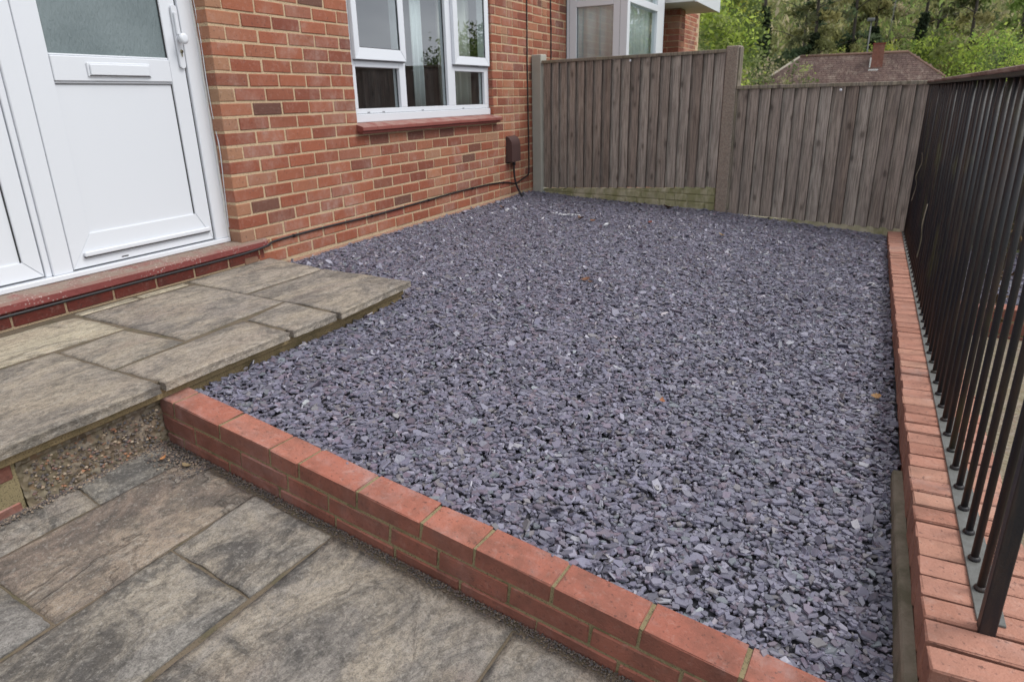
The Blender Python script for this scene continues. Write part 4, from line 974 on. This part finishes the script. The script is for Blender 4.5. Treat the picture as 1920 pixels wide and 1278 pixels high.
# ------------------------------------------------------------ beyond the railings
rp = box('side_path', 3.507, 5.2, -3, 3.98, -.60, -.245, M_pebbledash); rp['kind'] = 'structure'
nw = thing('brick_wall', 'neighbouring low red brick wall seen between the railing bars', 'garden wall', (3.6, 4.02, -.25)); 
box('mortar', .004, 1.20, .004, .098, -.3, .14, MM_front, nw)
for k in range(4):
    x = .0 + (.11 if k % 2 else 0); z = .118 - .07 * k
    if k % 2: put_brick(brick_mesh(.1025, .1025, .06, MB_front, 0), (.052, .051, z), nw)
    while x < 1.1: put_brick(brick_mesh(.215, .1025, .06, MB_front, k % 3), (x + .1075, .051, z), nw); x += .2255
pts2 = [(rng.uniform(3.54, 4.8), rng.uniform(4.13, 5.6), -.128 + rng.uniform(-.004, .004)) for _ in range(9000)]
sl2 = slate('slate_chippings', pts2, 1.1, 'slate chippings behind the neighbouring brick wall')
sb = mobj('side_bed', [(3.51, 4.12, -.14), (4.9, 4.12, -.14), (4.9, 5.55, -.14), (3.51, 5.85, -.14)], [(0, 1, 2, 3)], M_bedbase); sb['kind'] = 'structure'
shp = thing('dead_plant', 'withered brown plant hanging over the neighbouring wall behind the railings', 'plant', (3.70, 3.86, -.25))
tube('stem', smooth_path([(0, 0, 0), (.01, .02, .2), (.02, .0, .42), (.05, .03, .6)]), .006, M_trunk, shp, 6)
V, F = [], []
for i in range(70):
    p = Vector((random.gauss(.02, .035), random.gauss(.0, .04), random.uniform(.12, .62))); s = random.uniform(.014, .04); b = len(V); q = Matrix.Rotation(random.uniform(0, 6.28), 3, random.choice('XYZ')) @ Matrix.Rotation(random.uniform(0, 6.28), 3, 'Z')
    V += [tuple(p + q @ Vector(c)) for c in ((-s, 0, 0), (0, -s * .4, s * .2), (s, 0, 0), (0, s * .4, s * .2))]; F.append((b, b + 1, b + 2, b + 3))
mobj('dead_leaves', V, F, plain('withered_leaf', srgb(84, 66, 40), .9, .5, 60), shp)
# timber fence across the way: seen mirrored in the window panes
tf = thing('timber_fence', 'dark timber fence on the far side of the neighbouring path', 'fence', (5.6, 5.0, -.3))
bmb = None
for i in range(62):
    if bmb is None:
        b_ = box('board', -.012, .012, -.07, .07, 0, 1.9, M_darkwood, tf, .002); bmb = b_.data
    else: b_ = link(bpy.data.objects.new('board', bmb), tf)
    b_.location = (random.uniform(-.004, .004), i * .142, 0)
box('fence_rail', .013, .06, -.05, 8.7, .4, .47, M_darkwood, tf); box('fence_rail', .013, .06, -.05, 8.7, 1.4, 1.47, M_darkwood, tf); box('capping', -.03, .03, -.07, 8.8, 1.9, 1.93, M_darkwood, tf)

# ------------------------------------------------------------ ground, hillside
n = 80; V, F = [], []
def tz(x, y):
    if y < 8: z = -.62 if x > -.5 else -.62
    elif y < 20: z = -.62 - (y - 8) / 12 * 1.6
    elif y < 66: z = -2.22 - (y - 20) / 46 * .8
    else: z = -3.0 + (y - 66) * .085 + max(0, y - 95) * .22
    if x > 40 and y > 8: z = -2.5 + (z + 2.5) * max(0, 1 - (x - 40) / 25)
    return z + .25 * noise.noise(Vector((x * .05, y * .05, 0))) * min(1, max(0, (y - 12) / 20))
ysg = list(np.concatenate([np.linspace(-60, 8, 12), np.linspace(10, 130, 50), np.linspace(140, 500, 18)])); xsg = list(np.linspace(-260, 260, 80))
for x in xsg:
    for y in ysg: V.append((x, y, tz(x, y)))
m_ = len(ysg)
for i in range(len(xsg) - 1):
    for j in range(m_ - 1): a = i * m_ + j; F.append((a, a + m_, a + m_ + 1, a + 1))
gr = mobj('ground', V, F, M_grass, None, True); gr['kind'] = 'structure'

# ------------------------------------------------------------ bungalow roof beyond the fence
bg_ = thing('bungalow', 'bungalow with brown hipped tile roof and one brick chimney beyond the fence', 'house', (0, 60, -3.0))
YR = 60; rx0, rx1, rz, ez, hw = -2.3, 4.9, 3.35, -.35, 5.0
V = [(rx0, 0, rz + 3), (rx1, 0, rz + 3.02), (rx0 - hw, -hw, ez + 3), (rx1 + hw, -hw, ez + 3), (rx1 + hw, hw, ez + 3), (rx0 - hw, hw, ez + 3)]
mobj('roof', V, [(2, 3, 1, 0), (3, 4, 1), (4, 5, 0, 1), (5, 2, 0)], M_roof, bg_)
# tile courses, laid on the two slopes that show
it = []
tv, tf_ = [], []; ta = []
for k in range(26):
    t0, t1 = k / 26, (k + 1) / 26
    zA, zB = ez + 3 + (rz - ez) * t0, ez + 3 + (rz - ez) * t1; yA, yB = -hw * (1 - t0), -hw * (1 - t1)
    xa0, xa1 = rx0 - hw * (1 - t0), rx1 + hw * (1 - t0)
    x = xa0 + random.random() * .2
    while x < xa1 - .1:
        w = .30; b = len(tv); r_ = random.random()
        tv += [(x, yA - .06, zA + .015), (x + w - .02, yA - .06, zA + .015), (x + w - .02, yB - .04, zB + .05), (x, yB - .04, zB + .05), (x, yA - .06, zA + .055), (x + w - .02, yA - .06, zA + .055)]
        tf_ += [(b + 4, b + 5, b + 2, b + 3), (b, b + 1, b + 5, b + 4)]; ta += [r_] * 6; x += w
tl = mobj('roof_tiles', tv, tf_, M_roof, bg_); at = tl.data.attributes.new('rnd', 'FLOAT', 'POINT'); at.data.foreach_set('value', ta); tl['kind'] = 'stuff'
M_ridge = plain('ridge_tile', srgb(120, 92, 78), .9, .5, 3)
tube('ridge_tiles', [(rx0, 0, rz + 3.05), (rx1, 0, rz + 3.07)], .13, M_ridge, bg_, 8); tube('hip_tiles', [(rx1, 0, rz + 3.05), (rx1 + hw, -hw, ez + 3.06)], .10, M_ridge, bg_, 8); tube('hip_tiles', [(rx0, 0, rz + 3.05), (rx0 - hw, -hw, ez + 3.06)], .10, plain('pale_hip_tile', srgb(160, 152, 138), .9, .4, 3), bg_, 8)
box('house_wall', rx0 - hw + .5, rx1 + hw - .5, -hw + .5, hw - .5, .0, ez + 2.9, MB_house, bg_)
ch = box('chimney', 2.60, 3.35, -1.35, -.55, 5.2, 6.95, MB_front, bg_, .01)
box('chimney_cap', 2.57, 3.38, -1.38, -.52, 6.951, 7.06, MB_step, ch); box('lead_flashing', 2.50, 3.12, -1.62, -1.352, 5.15, 5.32, M_white, ch); box('lead_flashing', 2.52, 2.598, -1.35, -.6, 5.2, 6.1, M_white, ch)
ae = tube('aerial', [(3.45, 59.0, 3.9), (3.62, 59.0, 7.0)], .022, M_galv, None, 6); tag(ae, 'thin grey aerial pole rising beside the chimney of the bungalow', 'aerial')
tube('aerial_arm', [(3.42, 59.0, 6.2), (3.75, 59.0, 6.4)], .015, M_galv, ae, 6); tube('aerial_arm', [(3.4, 59.0, 6.75), (3.78, 59.0, 6.95)], .02, M_galv, ae, 6)
lm = thing('street_lamp', 'grey street lamp with square head behind the bungalow chimney', 'street lamp', (2.1, 70, -3)); tube('pole', [(0, 0, 0), (.0, 0, 9.4)], [.09, .05], M_galv, lm, 8)
box('lamp_head', -.34, .26, -.18, .18, 9.35, 9.62, M_galv, lm, .05)

# ------------------------------------------------------------ trees and shrubs
def leaves_mesh(name, C, sz, colr, droop=0.0, flat=0.0, elong=1.0):
    """C: N,3 centres; small irregular leaf clumps with their own colour"""
    N = len(C); K = 4
    a = rng.normal(0, 1, (N, 3)); 
    if droop: a = a * (1 - droop) + np.array([0, 0, -1.5]) * droop
    a /= np.linalg.norm(a, axis=1, keepdims=True); b = np.cross(a, rng.normal(0, 1, (N, 3))); b /= np.linalg.norm(b, axis=1, keepdims=True)
    s = sz * rng.uniform(.5, 1.4, N)[:, None]; a = a * s * elong; b = b * s * .55
    P = np.stack([C - a, C - b * rng.uniform(.6, 1.2, (N, 1)), C + a, C + b * rng.uniform(.6, 1.2, (N, 1))], 1)
    me = bpy.data.meshes.new(name); me.vertices.add(N * 4); me.vertices.foreach_set('co', P.reshape(-1).astype(np.float32)); me.loops.add(N * 4); me.loops.foreach_set('vertex_index', np.arange(N * 4, dtype=np.int32))
    me.polygons.add(N); me.polygons.foreach_set('loop_start', (np.arange(N) * 4).astype(np.int32)); me.update(calc_edges=True)
    at = me.attributes.new('col', 'FLOAT_COLOR', 'POINT'); cv = np.concatenate([np.repeat(colr * 2.1, 4, 0), np.ones((N * 4, 1))], 1); at.data.foreach_set('color', cv.reshape(-1).astype(np.float32)); me.materials.append(M_leaf); return me
G_bright = [(.16, .20, .035), (.12, .17, .035), (.20, .24, .05), (.09, .13, .03)]
G_mid = [(.10, .13, .04), (.075, .10, .03), (.13, .15, .05), (.06, .08, .03)]
G_olive = [(.11, .11, .045), (.085, .09, .035), (.14, .13, .055), (.06, .065, .03)]
G_dark = [(.030, .045, .022), (.022, .035, .018), (.045, .06, .03)]
G_tan = [(.20, .17, .11), (.16, .14, .09), (.13, .12, .07), (.10, .11, .05)]
G_yel = [(.22, .24, .04), (.17, .20, .04), (.26, .26, .06)]
def clumps(nc, per, cen, rad, spread, pal, zbias=0):
    d = rng.normal(0, 1, (nc, 3)); d /= np.linalg.norm(d, axis=1, keepdims=True); r = rng.uniform(.35, 1.0, (nc, 1)) ** .6
    cc = np.array(cen) + d * r * np.array(rad); pc = np.array(pal)[rng.integers(0, len(pal), nc)] * rng.uniform(.7, 1.25, (nc, 1))
    C = np.repeat(cc, per, 0) + rng.normal(0, 1, (nc * per, 3)) * spread; col_ = np.repeat(pc, per, 0) * rng.uniform(.75, 1.25, (nc * per, 1)); return C, col_
def trunk(t, h, r, lean=(0, 0), limbs=6, name='trunk', lo=.35):
    p = [(lean[0] * s * h + .1 * math.sin(s * 5), lean[1] * s * h, s * h) for s in np.linspace(0, 1, 8)]; tr = tube(name, p, [r * (1 - .75 * s) for s in np.linspace(0, 1, 8)], M_trunk, t, 8)
    for i in range(limbs):
        s = random.uniform(lo, .95); a = random.uniform(0, 6.28); l = h * random.uniform(.12, .28) * (1.1 - s * .5); b = Vector((lean[0] * s * h, lean[1] * s * h, s * h))
        tube('limb', [b, b + Vector((math.cos(a) * l * .5, math.sin(a) * l * .5, l * .18)), b + Vector((math.cos(a) * l, math.sin(a) * l, l * .25))], [r * .28, r * .18, r * .05], M_trunk, tr, 5)
def broadleaf(name, x, y, h, rx, rz_, cz, pal, lab, nc=90, per=60, sz=.16, group='trees on the wooded slope'):
    z0 = tz(x, y) - .1; t = thing(name, lab, 'tree', (x, y, z0), group); trunk(t, cz + rz_ * .5, .22); C, c = clumps(nc, per, (0, 0, cz), (rx, rx, rz_), rx * .13, pal)
    link(bpy.data.objects.new('crown', leaves_mesh('crown', C, sz, c)), t); return t
def conifer(x, y, h, rb, pal, lab, z_lo=.15, ivy=0, lean=(0, 0), dens=1.0, tr=.2, sz=.2):
    z0 = tz(x, y) - .1; t = thing('conifer_tree', lab, 'tree', (x, y, z0), 'trees on the wooded slope'); trunk(t, h, tr, lean, 4)
    Cs, cs = [], []
    for i in range(int(34 * dens)):
        s = random.uniform(z_lo, 1.0); a = random.uniform(0, 6.28); l = rb * (1.12 - s) * random.uniform(.6, 1.15) + .3; nn = int(26 + 30 * l); u = rng.uniform(.15, 1, nn)
        P = np.stack([lean[0] * s * h + math.cos(a) * l * u, lean[1] * s * h + math.sin(a) * l * u, s * h + l * .12 * u - .35 * l * u ** 2], -1) + rng.normal(0, .11 * l ** .5, (nn, 3)) * [1, 1, .8]
        P[:, 2] -= rng.exponential(.25, nn) * .8; pc = np.array(pal[random.randrange(len(pal))]) * random.uniform(.75, 1.25); Cs.append(P); cs.append(pc * rng.uniform(.7, 1.3, (nn, 1)))
    link(bpy.data.objects.new('crown', leaves_mesh('crown', np.concatenate(Cs), sz, np.concatenate(cs), droop=.35, elong=1.3)), t)
    if ivy:
        n_ = int(2400 * ivy); s = rng.uniform(0, ivy * h * .5, n_); a = rng.uniform(0, 6.28, n_); r_ = (rng.uniform(.3, 1.35, n_)) * (1.1 - s / (ivy * h * .6))
        C = np.stack([lean[0] * s + np.cos(a) * r_, lean[1] * s + np.sin(a) * r_, s], -1); c = np.array(G_dark)[rng.integers(0, 3, n_)]; link(bpy.data.objects.new('ivy', leaves_mesh('ivy', C, .20, c * .55)), t)
    return t
def shrub(x, y, top, r, pal, lab, nc=60, per=60, sz=.11, rz_=None, cat='shrub'):
    z0 = tz(x, y) - .1; H = top - z0; t = thing('shrub', lab, cat, (x, y, z0), 'shrubs beyond the fence'); rz2 = rz_ or min(H * .5, r * 1.3)
    for i in range(5):
        a = random.uniform(0, 6.28); tube('stem', [(0, 0, 0), (math.cos(a) * r * .3, math.sin(a) * r * .3, H * .5), (math.cos(a) * r * .5, math.sin(a) * r * .5, H * .85)], [.05, .03, .01], M_trunk, t, 5)
    C, c = clumps(nc, per, (0, 0, H - rz2), (r, r, rz2), r * .14, pal); link(bpy.data.objects.new('foliage', leaves_mesh('foliage', C, sz, c)), t); return t
broadleaf('broadleaf_tree', -6.6, 44, 11, 3.6, 4.2, 5.6, G_bright + G_mid, 'bright green broadleaf tree rising behind the porch of the house', 130, 70, .15)
broadleaf('broadleaf_tree', -5.9, 50, 12, 2.0, 3.5, 7.2, G_mid + G_yel, 'yellow-green tree just left of the dark ivy-clad tree', 90, 60, .16)
conifer(-4.9, 58, 17, 3.4, G_dark + G_olive[:2], 'tall conifer with its lower trunk thick with dark ivy, left of the bungalow', .25, 1.15)
conifer(-1.9, 66, 18, 4.0, G_olive + G_dark, 'olive drooping conifer with dark ivy above the left end of the bungalow roof', .22, .95)
conifer(-3.4, 74, 19, 4.2, G_olive, 'wide olive conifer behind the two ivy-clad trees', .2, 0)
conifer(.6, 76, 19, 3.6, G_olive + G_dark, 'dark conifer standing left of the street lamp', .3, .8)
conifer(2.35, 78, 19, 2.6, G_olive, 'slim conifer with ivy behind the chimney', .5, .9)
conifer(6.15, 80, 20, 3.5, G_olive, 'bare-stemmed leaning pine with ivy right of the aerial', .5, .95, (.028, 0), .7)
conifer(9.6, 72, 17, 3.6, G_mid + G_olive, 'airy green larch above the right end of the fence', .25, 0, (0, 0), .9)
conifer(12.2, 66, 15, 3.4, G_bright + G_mid, 'bright green larch at the right edge of the wood', .15, 0, (0, 0), 1.1)
conifer(8.2, 92, 20, 3.8, G_olive, 'faded olive larch deep in the wood on the right', .3, 0)
conifer(-9.5, 78, 18, 4.2, G_olive, 'olive conifer behind the bright tree beside the porch', .2, 0)
conifer(3.9, 98, 20, 3.6, G_olive + G_tan, 'thin brownish larch deep in the wood above the chimney', .3, 0)
shrub(-.3, 69, 4.3, 2.6, G_bright + G_yel, 'bright yellow-green shrub showing above the bungalow ridge')
shrub(-1.05, 27, 1.75, 1.15, G_bright + G_yel, 'fresh green shrub behind the brown concrete post', 60, 70, .055)
shrub(-2.3, 34, 2.6, 1.6, G_mid + G_tan, 'loose green and brown shrub behind the tall fence panel', 60, 60, .08)
shrub(-.5, 40, 2.45, 1.35, G_mid + G_tan, 'wispy olive shrub in front of the left hip of the bungalow roof', 45, 45, .08)
shrub(7.9, 74, 6.1, 3.4, G_mid + G_bright, 'broad pale green bush right of the bungalow roof', 120, 60, .15)
shrub(5.2, 74, 5.0, 2.2, G_mid + G_bright, 'rounded green bush between the leaning pine and the aerial', 60, 60, .14)
shrub(8.9, 48, 3.9, 2.4, G_bright, 'bright shrub above the right end of the handrail', 80, 60, .10)
shrub(2.6, 72, 4.9, 2.0, G_mid + G_yel, 'small leafy shrub behind the bungalow chimney', 50, 60, .13)
shrub(-5.4, 36, 3.6, 1.9, G_mid + G_tan, 'green and straw-coloured shrub behind the porch', 70, 60, .08)
shrub(11.6, 60, 4.6, 2.6, G_mid + G_dark, 'darker shrub at the right end of the wood', 80, 60, .12)
# hazy undergrowth and bare stems on the slope, one mass
N = 60000; xs = rng.uniform(-45, 48, N); ys_ = rng.uniform(84, 150, N); zz = np.array([tz(a, b) for a, b in zip(xs, ys_)]) + rng.uniform(0, 1, N) ** 1.3 * 12
pal = np.array(G_tan + G_olive + G_mid); cc = pal[((np.sin(xs * .35) + np.sin(ys_ * .21 + xs * .13) + rng.normal(0, .8, N)) * 2.2 + 6).astype(int) % len(pal)] * rng.uniform(.8, 1.7, (N, 1))
me = leaves_mesh('undergrowth', np.stack([xs, ys_, zz], -1), .27, cc, droop=.5, elong=1.6); w_ = bpy.data.objects.new('undergrowth', me); COL.objects.link(w_); w_['kind'] = 'stuff'; w_['label'] = 'tan and olive undergrowth covering the wooded slope'
# trees opposite the house, seen mirrored in the panes
for x, y, lb in ((13.5, 30, 'green tree across the way mirrored in the right pane'), (17, 38, 'green tree further along the opposite side')):
    t = thing('broadleaf_tree', lb, 'tree', (x, y, -.7), 'trees opposite the house'); trunk(t, 3, .2); C, c = clumps(110, 90, (0, 0, 2.6), (2.6, 2.6, 1.9), .3, G_mid); link(bpy.data.objects.new('crown', leaves_mesh('crown', C, .09, c)), t)
